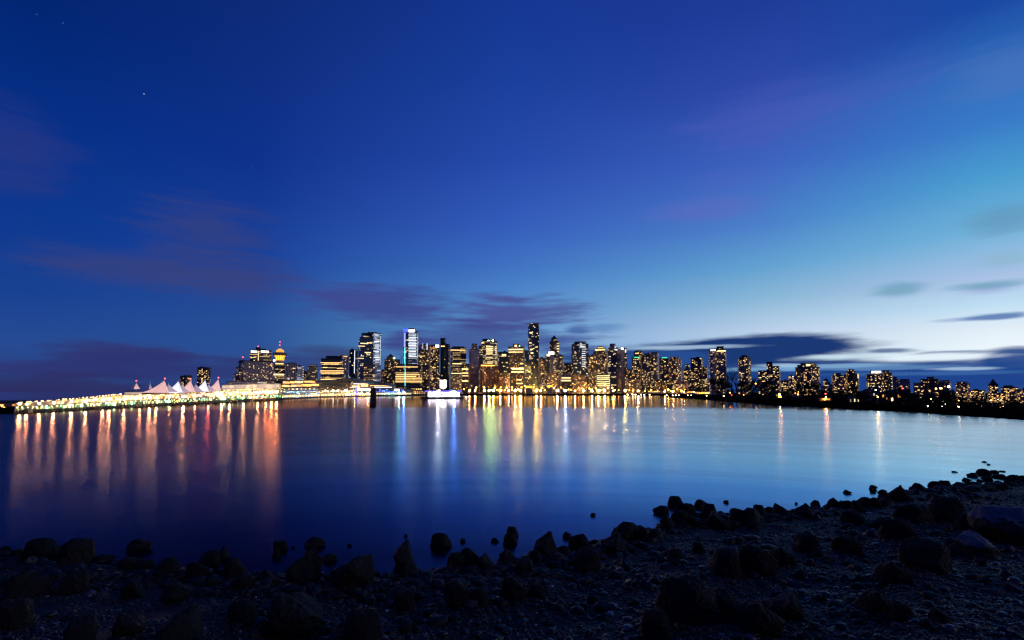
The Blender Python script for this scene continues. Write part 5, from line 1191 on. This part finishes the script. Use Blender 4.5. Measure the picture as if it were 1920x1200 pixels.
mb = MB(); mb.tube((X(831), -3.5 * k, Z(735)), (X(831), -3.5 * k, Z(722)), .5, .5, 6); mb.obj('sign_post', M['steel'], fb)
for x in (795, 799, 866): mb = MB(); mb.tube((X(x), -5 * k, Z(744.6)), (X(x), -5 * k, Z(735 if x > 800 else 739)), .14, .14, 5); mb.obj('mooring_post', M['timber'], fb)
def boat(px, py, Lpx, label, cab=True, rz=0.0, group=None, col='white'):
    p = ground(px, py); k = p.y / F; L = Lpx * k; t = thing('motor_boat', label, 'boat', (p.x, p.y, 0), rz, group)
    st = [(-.5, .16, .0), (-.2, .18, 0), (.2, .16, .02), (.42, .07, .05), (.5, .0, .07)]; vs, fs = [], []
    for x, w, dz in st: vs += [(x * L, -w * L * .6, -.2), (x * L, -w * L, L * (.12 + dz)), (x * L, w * L, L * (.12 + dz)), (x * L, w * L * .6, -.2)]
    for i in range(len(st) - 1):
        o = i * 4; fs += [(o, o + 4, o + 5, o + 1), (o + 1, o + 5, o + 6, o + 2), (o + 2, o + 6, o + 7, o + 3)]
    fs.append((0, 1, 2, 3)); link('hull', mesh('hull', vs, fs, M[col]), t)
    mb = MB(); mb.add([(-.28 * L, -.11 * L, .121 * L), (.2 * L, -.1 * L, .121 * L), (.2 * L, .1 * L, .121 * L), (-.28 * L, .11 * L, .121 * L), (-.26 * L, -.09 * L, .28 * L), (.08 * L, -.08 * L, .28 * L), (.08 * L, .08 * L, .28 * L), (-.26 * L, .09 * L, .28 * L)], [(4, 5, 6, 7), (0, 1, 5, 4), (1, 2, 6, 5), (2, 3, 7, 6), (3, 0, 4, 7)]); mb.obj('cabin', M[col], t)
    mb = MB(); mb.tube((-.1 * L, 0, .28 * L), (-.14 * L, 0, .5 * L), .02 * L, .008 * L, 5); mb.obj('mast', M['white'], t)
    link('cabin_light', globe('lampw'), t, (-.08 * L, -.1 * L, .2 * L), None, (.045 * L,) * 3); return t
boat(875, 746.4, 13, 'small white motor boat moored at the right end of the fuel barge')
# mooring dolphin
p = ground(699.5, 758); k = p.y / F
dl = thing('mooring_dolphin', 'black cluster of timber piles standing alone in the water before the quay', 'piles', (p.x, p.y, 0))
for i, (x, y, h) in enumerate([(-4, 0, 27), (-1.4, -2, 30), (1.4, -1.6, 31.5), (4, 0, 29), (0, 2.2, 28), (-2.6, 2, 26), (2.8, 2, 30)]):
    mb = MB(); mb.tube((x * 1.12 * k, y * k, -1.2), (x * .8 * k, y * .7 * k, h * k), 1.75 * k, 1.5 * k, 8); mb.obj('pile', M['timber'], dl)
mb = MB(); mb.lathe([(5.4 * k, 12 * k), (5.4 * k, 13.4 * k)], 14); mb.obj('band', M['darksteel'], dl)
mb = MB(); mb.lathe([(5.0 * k, 24 * k), (5.0 * k, 25.2 * k)], 14); mb.obj('band', M['darksteel'], dl)

# ---- lamps along the promenade in the middle and the docks
GO = 'orange street lamps along the promenade'
for px, py in [(870, 730), (881, 731.5), (891, 732), (893, 727.5), (908, 727), (908, 732), (920, 732), (928, 727.5), (932, 731.5), (936, 731), (939, 727), (947, 731.5), (950, 727), (960, 726.5), (960, 731.5), (967, 731), (972, 730.6), (978, 726.5), (984, 724.5), (988, 731.5), (996, 731.5), (1001, 727), (1008, 731), (1016, 727.5), (1022, 731.8), (1029, 732), (1033, 731.6), (1039, 728), (1047, 731), (1052, 727.2), (1059, 731.5), (1066, 731), (1071, 731.6), (1085, 728), (1094, 731.4), (1105, 729), (1117, 728.6), (1122, 732), (1126, 732.4), (1133, 731.6), (1140, 728), (1148, 728), (1153, 731.6), (1160, 732.2), (1173, 733), (1180, 732), (1187, 733), (1199, 733.4), (1209, 733.8), (1221, 732), (1233, 733.6), (1247, 733), (1253, 731.4), (1258, 734), (1264, 733), (1270, 730.5), (1278, 733.4), (1284, 731.5)]:
    lamp_post(px, py, random.uniform(1352, 1368), 'lampo' if random.random() < .7 else 'lampy', random.uniform(1.2, 1.9), 'glowing orange street lamp on the far promenade', GO, 3.2)
GD = 'white lamps on the low docks by the headland tip'
for px, py in [(1177, 740.6), (1186, 740.4), (1191.5, 740.8), (1202, 740.6), (1208, 740.8), (1218, 741), (1250, 741.6), (1261.5, 742), (1267, 741.8), (1273, 741.8), (1290, 742), (1296, 742)]:
    lamp_post(px, py, ground(px, 743.2).y * 1.004, 'lampw', 1.0, 'white dock lamp low over the water near the headland tip', GD, .3, name='dock_lamp')
dk = ground(1177, 743.0); dk2 = ground(1300, 743.4)
fd = thing('floating_dock', 'low dark floating dock under the white lamps near the headland tip', 'dock', (dk.x, dk.y, 0)); v = dk2 - dk; n_ = Vector((-v.y, v.x, 0)).normalized() * 5
mb = MB(); mb.add([(0, 0, -.1), (v.x, v.y, -.1), (v.x + n_.x, v.y + n_.y, -.1), (n_.x, n_.y, -.1), (0, 0, .3), (v.x, v.y, .3), (v.x + n_.x, v.y + n_.y, .3), (n_.x, n_.y, .3)], [(4, 5, 6, 7), (0, 1, 5, 4), (1, 2, 6, 5), (2, 3, 7, 6), (3, 0, 4, 7)]); mb.obj('deck', M['timber'], fd)
for px0, px1, yt, yb, Y, key, lab in [(1215, 1238, 732.4, 736.8, 1340, 'warm', 'long low building glowing yellow under the second green roof'), (1287, 1303, 733.2, 737, 1250, 'white', 'low building glowing white left of the long amber one'), (1303, 1336, 734.4, 739.6, 1200, 'warm', 'long low building glowing amber before the dark trees'), (985, 998, 723, 729, 1350, 'amber', 'low entrance hall glowing amber at the foot of the tallest skyscraper'), (1027, 1036, 722, 728, 1356, 'pale', 'small pale lit kiosk by the promenade')]:
    b = Tower('pavilion', lab, 'building', px0, px1, Y, 3, .4, base=2.0); b.block(px0, px1, yt, 'plaster'); n = max(2, int((px1 - px0) / 3.4)); w = (px1 - px0) / n
    for i in range(n): b.strip(px0 + i * w + .3, px0 + (i + 1) * w - .3, yt + .8, yt + (yb - yt) * random.uniform(.55, .8), key if random.random() < .75 else 'amber', 'window', .3)
# far-left quay
for i, px in enumerate([1.5, 4, 8, 12, 15, 17, 21, 24, 26]):
    lamp_post(px, random.uniform(762, 772), 232 + i * 2, 'lampo', random.uniform(.12, .30), 'small orange lamp on the dark quay at the far left', 'orange lamps on the far left quay', 1.2, name='quay_lamp')
p = at(10, HOR, 240); sh = thing('shed', 'dark low shed on the quay at the far left edge', 'shed', (p.x, p.y, 1.2), .7)
mb = MB(); mb.box(-8, 7, 0, 8, 0, 1.8); mb.obj('wall', M['brick'], sh); mb = MB(); mb.add([(-8.4, -.4, 1.81), (7.4, -.4, 1.81), (7.4, 8.4, 1.81), (-8.4, 8.4, 1.81), (-8.4, 4, 3.0), (7.4, 4, 3.0)], [(0, 1, 5, 4), (3, 4, 5, 2), (0, 4, 3), (1, 2, 5), (3, 2, 1, 0)]); mb.obj('roof', M['roof'], sh)
for i in range(3): link('window', pane('orange'), sh, (-5.5 + i * 4.4, -.05, .6), None, (1.6, 1, .7))
# ================================================================ trees, houses and mast on the headland
def leaf_mat():
    m, t, o = new_mat('dark_foliage'); g = t.new('ShaderNodeNewGeometry')
    c = t.ramp(g.outputs['Random Per Island'], [(0, (.006, .010, .006, 1)), (.6, (.020, .028, .014, 1)), (1, (.045, .05, .028, 1))])
    pbsdf(t, o, c, .8, spec=.2); return m
LEAF = leaf_mat()
def leaf_cloud(seed, pts, n, size, mat=None):
    """small leaf quads gathered round clump centres (x, y, z, radius)"""
    rg = random.Random(seed); vs, fs = [], []
    wts = [p[3] ** 2 for p in pts]
    for _ in range(n):
        c = rg.choices(pts, wts)[0]; d = Vector((rg.gauss(0, 1), rg.gauss(0, 1), rg.gauss(0, .8))).normalized() * c[3] * rg.random() ** .45
        p = Vector(c[:3]) + d; a = Vector((rg.gauss(0, 1), rg.gauss(0, 1), rg.gauss(0, 1))).normalized(); b = a.orthogonal().normalized(); q = a.cross(b); s = size * rg.uniform(.6, 1.4)
        o = len(vs); vs += [p + b * s, p + q * s * .7, p - b * s, p - q * s * .7]; fs.append((o, o + 1, o + 2, o + 3))
    return mesh('crown', vs, fs, mat or LEAF)
def trunk_mesh(seed, h, r, limbs, reach):
    rg = random.Random(seed); mb = MB(); mb.tube((0, 0, -.03), (rg.uniform(-.02, .02), rg.uniform(-.02, .02), h), r, r * .45, 7)
    for _ in range(limbs):
        z = h * rg.uniform(.45, 1); g = rg.random() * 6.28; L = reach * rg.uniform(.6, 1)
        mb.tube((0, 0, z), (math.cos(g) * L, math.sin(g) * L, z + L * rg.uniform(.5, 1.1)), r * .35, r * .1, 5)
    return mb.me('trunk', M['bark'])
CROWNS, TRUNKS = [], []
for s in range(5):     # broad trees, unit height
    rg = random.Random(100 + s); pts = []
    for _ in range(15):
        g = rg.random() * 6.28; q = rg.random() ** .6 * .30; z = rg.uniform(.34, .88); q *= 1.25 - abs(z - .55) * 1.3
        pts.append((math.cos(g) * q, math.sin(g) * q, z, rg.uniform(.08, .15)))
    CROWNS.append(leaf_cloud(s, pts, 1900, .022)); TRUNKS.append(trunk_mesh(s, .5, .035, 7, .25))
for s in range(3):     # conifers, unit height
    rg = random.Random(200 + s); pts = []
    for i in range(26):
        z = .10 + .88 * i / 26; q = (1 - z) * .20; g = rg.random() * 6.28; pts.append((math.cos(g) * q, math.sin(g) * q, z, .035 + (1 - z) * .10))
    CROWNS.append(leaf_cloud(50 + s, pts, 1900, .018)); TRUNKS.append(trunk_mesh(50 + s, .9, .028, 3, .1))
def bare_mesh(seed):
    rg = random.Random(seed); mb = MB()
    def br(p, d, L, r, k):
        q = p + d * L; mb.tube(p, q, r, r * .62, 5 if k < 2 else 4)
        if k >= 5: return
        for _ in range(3 if k < 3 else 2):
            nd = (d + Vector((rg.gauss(0, .42), rg.gauss(0, .42), rg.uniform(-.05, .32)))).normalized(); br(p + d * L * rg.uniform(.7, 1), nd, L * rg.uniform(.62, .82), r * .6, k + 1)
    br(Vector((0, 0, -.03)), Vector((0, 0, 1)), .28, .022, 0); return mb
def tree(kind, px, ytop, Y, wpx, label, group=None, gz=3.2):
    if px > 1560 and Y < 400: gz = max(1.8, 3.2 - (px - 1500) * .0065)
    p = at(px, HOR, Y); h = at(px, ytop, Y).z - gz
    t = thing({'b': 'broadleaf_tree', 'c': 'conifer_tree', 'n': 'bare_tree'}[kind], label, 'tree', (p.x, p.y, gz), random.random() * 6.28, group)
    if kind == 'n':
        mb = bare_mesh(int(px)); zm = max(v[2] for v in mb.v); s = h / zm
        tr = mb.obj('branches', M['bark'], t); tr.scale = (s * wpx, s * wpx, s); return t
    i = random.randrange(5) if kind == 'b' else 5 + random.randrange(3)
    wid = wpx * Y / F / (.80 if kind == 'b' else .46)
    link('crown', CROWNS[i], t, (0, 0, 0), None, (wid, wid, h)); link('trunk', TRUNKS[i], t, (0, 0, 0), None, (wid * .7, wid * .7, h)); return t
def hY(px, off=22): return ground(px, float(np.interp(px, [p[0] for p in HEAD], [p[1] for p in HEAD]))).y + off
GT = 'dark trees along the headland'
for kind, px, yt, w, lab in [('b', 1341, 706, 24, 'bushy dark tree at the left of the clump under the cylinder tower'), ('b', 1354, 708, 26, 'bushy dark tree in the middle of the clump under the cylinder tower'), ('n', 1372, 686, 1.0, 'tall bare leafless tree against the sky between two towers'), ('n', 1381, 700, .9, 'shorter bare tree beside the tall leafless one'),
    ('b', 1366, 716, 20, 'rounded dark tree under the bare branches'), ('b', 1390, 712, 22, 'dark tree below the lone octagonal tower, left side'), ('b', 1404, 708, 24, 'dark tree below the lone octagonal tower, right side'), ('b', 1418, 706, 22, 'dark tree at the left foot of the chimney-core block'),
    ('n', 1412, 704, .9, 'bare tree right of the lone octagonal tower'), ('b', 1434, 712, 26, 'broad dark tree in front of the chimney-core block'), ('b', 1450, 720, 22, 'low dark tree left of the amber-lit house'), ('b', 1485, 724, 26, 'low dark tree right of the amber-lit house'), ('b', 1502, 718, 22, 'dark tree below the narrow flank block'),
    ('b', 1516, 716, 24, 'dark tree under the left part of the rounded broad block'), ('b', 1532, 716, 22, 'dark tree under the right part of the rounded broad block'), ('c', 1556, 714, 20, 'tall pointed dark tree before the little reddish block'), ('b', 1545, 722, 20, 'dark tree above the glowing orange shelter'), ('b', 1572, 728, 24, 'low dark tree between two tall pointed trees'),
    ('c', 1602, 714, 24, 'tall pointed dark tree before the dome-topped block'), ('b', 1590, 730, 22, 'low dark tree left of the dome-block conifer'), ('b', 1618, 730, 22, 'low dark tree at the gable of the classical house'), ('b', 1671, 726, 20, 'round dark tree at the lit porch of the brick house'), ('b', 1696, 721, 24, 'full dark tree before the plain grey slab'), ('b', 1708, 736, 16, 'low dark tree at the foot of the white flagpole'),
    ('b', 1776, 723, 30, 'big dark tree with street lights shining through it'), ('b', 1790, 740, 20, 'low dark tree right of the big tree with lights'), ('c', 1842, 740, 14, 'small dark conifer between the glowing blocks'), ('b', 1838, 748, 16, 'shrubby dark tree beside the small conifer'), ('b', 1892, 756, 18, 'low dark tree near the last lit block'), ('b', 1912, 758, 18, 'low dark tree at the right edge of the headland'), ('b', 1868, 757, 16, 'low dark tree in front of the pyramid-roofed tower')]:
    tree(kind, px, yt, hY(px, random.uniform(24, 60)), w, lab)
for i in range(80):
    px = random.uniform(1338, 1915) if i < 50 else random.uniform(1680, 1918); Y = hY(px, random.uniform(17, 40)); tree('b', px, random.uniform(728, 741) + max(0, (px - 1600) * .055), Y, random.uniform(9, 18), 'low dark bushy tree in the belt along the headland', GT, 3.1)
for i in range(64):
    px = random.uniform(806, 1335); Y = random.uniform(1372, 1392) if px < 1270 else random.uniform(1180, 1240)
    tree('b', px, random.uniform(723, 731), Y, random.uniform(5, 10), 'small dark tree in the row behind the orange street lamps', 'small trees along the promenade')
# houses
def house(px0, px1, ytop, ybot, Y, label, wins, mat='brick', name='house', hip=.35, gz=3.2):
    if px0 > 1560: gz = 2.1
    p = at((px0 + px1) / 2, HOR, Y); k = Y / F; w = (px1 - px0) * k / 2; z1 = at(px0, ytop, Y).z - gz; d = w * .7
    t = thing(name, label, 'house', (p.x, p.y, gz), -math.atan2(p.x, p.y) + random.uniform(-.1, .1))
    mb = MB(); mb.box(-w, w, -d, d, 0, z1); mb.obj('wall', M[mat], t)
    e = w * .06; mb = MB(); mb.add([(-w - e, -d - e, z1 + .02), (w + e, -d - e, z1 + .02), (w + e, d + e, z1 + .02), (-w - e, d + e, z1 + .02), (-w * .5, 0, z1 + w * hip), (w * .5, 0, z1 + w * hip)], [(0, 1, 5, 4), (1, 2, 5), (2, 3, 4, 5), (3, 0, 4), (3, 2, 1, 0)]); rf = mb.obj('roof', M['roof'], t)
    mb = MB(); mb.box(w * .35, w * .5, -.4, .4, z1 + w * hip * .3, z1 + w * hip * 1.35); mb.obj('chimney', M['brick'], rf)
    for x, z, ww, hh, key in wins:
        mw = pane(key) if key != 'dark' else PANE.setdefault('dark', mesh('dark_window', [(-.5, 0, 0), (.5, 0, 0), (.5, 0, 1), (-.5, 0, 1)], [(0, 1, 2, 3)], M['rooflight']))
        wo = link('window', mw, t, (x * w, -d - .12, z * z1), None, (ww * w, 1, hh * z1))
        mb = MB(); mb.box(x * w - ww * w * .56, x * w + ww * w * .56, -d - .3, -d - .02, z * z1 - .22, z * z1 - .05); s = mb.obj('sill', M['plaster'], t)
    return t
rg6 = [(x, z, .13, .24, 'dark') for z in (.14, .58) for x in (-.7, -.35, 0, .35, .7)]
house(1617, 1646, 734, 757, 340, 'large classical brick house with white sashed windows, mostly unlit', [(x, z, w, h, 'ice' if (x, z) == (.35, .58) else 'dark') for x, z, w, h, _ in rg6])
house(1655, 1690, 737, 758, 330, 'brick house with a lit yellow porch under the round tree', [(-.8, .5, .09, .3, 'orange'), (-.5, .12, .1, .5, 'warm'), (-.05, .1, .14, .52, 'lampy'), (.5, .5, .08, .34, 'orange'), (.65, .5, .08, .34, 'orange'), (.8, .5, .08, .34, 'dark'), (.5, .1, .08, .3, 'dark')])
house(1452, 1470, 737, 749, 420, 'small house with a glowing amber window among the headland trees', [(-.5, .2, .3, .5, 'warm'), (.15, .15, .55, .75, 'lampo'), (.15, .15, .2, .7, 'amber')])
house(1487, 1503, 736, 747, 470, 'small pale house with one yellow lamp among the headland trees', [(.1, .5, .16, .3, 'lampy'), (-.5, .2, .14, .3, 'dark')], 'plaster')
b = thing('shelter', 'low open shelter glowing bright orange by the headland shore', 'shelter', (lambda p: (p.x, p.y, 3.0))(at(1547, HOR, 300)), -math.atan2(.587, 1)); k = .30
mb = MB(); mb.box(-12 * k, 11 * k, -3 * k, 5 * k, 5.6 * k, 6.4 * k); mb.obj('roof', M['roof'], b)
mb = MB(); mb.box(-11 * k, 10 * k, 4 * k, 4.8 * k, 0, 5.55 * k); mb.obj('back_wall', M['plaster'], b)
for x in (-10, -3, 4, 9.4): mb = MB(); mb.box((x - .4) * k, (x + .4) * k, -2.4 * k, -1.6 * k, 0, 5.55 * k); mb.obj('post', M['timber'], b)
for x, s, key in [(-5.4, 1.2, 'orange'), (-1, 2.2, 'lampo'), (1.8, 1.8, 'amber'), (6, 1.4, 'amber')]: link('lamp', globe(key), b, (x * k, 1.2 * k, 3.4 * k), None, (s * k * 1.3, s * k * .8, s * k * .7))
house(1592, 1612, 745, 755, 285, 'tiny hut with three pale lit openings near the shore', [(-.6, .2, .16, .5, 'cream'), (.05, .25, .18, .5, 'lime'), (.6, .25, .16, .5, 'pale')], 'brick', 'hut', .2)
p = at(1707, HOR, 300); fl = thing('flagpole', 'tall thin white flagpole with yard and a yellow lamp at its foot', 'flagpole', (p.x, p.y, 1.9)); k = .3
mb = MB(); mb.tube((0, 0, 0), (0, 0, at(1707, 694, 300).z - 1.9), .16, .07, 6); mb.obj('pole', M['white'], fl); mb = MB(); mb.tube((-5 * k, 0, 13), (5 * k, 0, 13), .06, .05, 5); mb.obj('yard', M['white'], fl)
link('lamp', globe('lampy'), fl, (-.2, -.5, (740 - 735) * 0 + .7), None, (.6, .6, .6))
GH = 'lamps among the headland trees'
for px, py, Y, key, r in [(1369, 737, 380, 'lampo', .4), (1372, 741, 380, 'red', .3), (1386, 738, 370, 'orange', .5), (1357, 743, 390, 'lampw', .35), (1325, 742.6, 600, 'lampy', .6), (1417, 720, 420, 'lampo', .5), (1497, 736, 330, 'lampy', .4), (1548, 739, 300, 'red', .35), (1692, 729, 330, 'red', .3), (1642, 732, 330, 'lampw', .3), (1690, 725, 330, 'orange', .4), (1764, 729.5, 300, 'lampy', .5), (1779, 726, 300, 'lampw', .45), (1755, 729.5, 300, 'lampy', .35), (1774, 745, 280, 'lampw', .25), (1798, 763, 190, 'lampw', .16), (1787, 751, 250, 'orange', .3), (1722, 751, 290, 'lampy', .3)] + [(random.uniform(1700, 1916), random.uniform(748, 764), random.uniform(185, 225), random.choice(('lampo', 'lampy', 'lampw', 'orange')), random.uniform(.08, .2)) for _ in range(15)] + [(random.uniform(1345, 1700), random.uniform(733, 743), 330, random.choice(('lampo', 'orange', 'lampy')), random.uniform(.15, .3)) for _ in range(9)]:
    lamp_post(px, py, min(Y, hY(px, 60)), key, r, 'small lamp glinting among the dark headland trees', GH, 2.8 if px < 1600 else 1.8)
flood(1463, 741, hY(1463, 26), 'floodorange', .28, 3.0); flood(1549, 745, hY(1549, 24), 'floodorange', .14, 3.0); flood(1646, 745, hY(1646, 24), 'floodyellow', .10, 2.0)
boat(1812, 764.5, 26, 'long low pale boat moored along the headland near the right', rz=-.9); boat(1866, 769.5, 30, 'pale covered boat moored near the right end of the headland', rz=-.9)
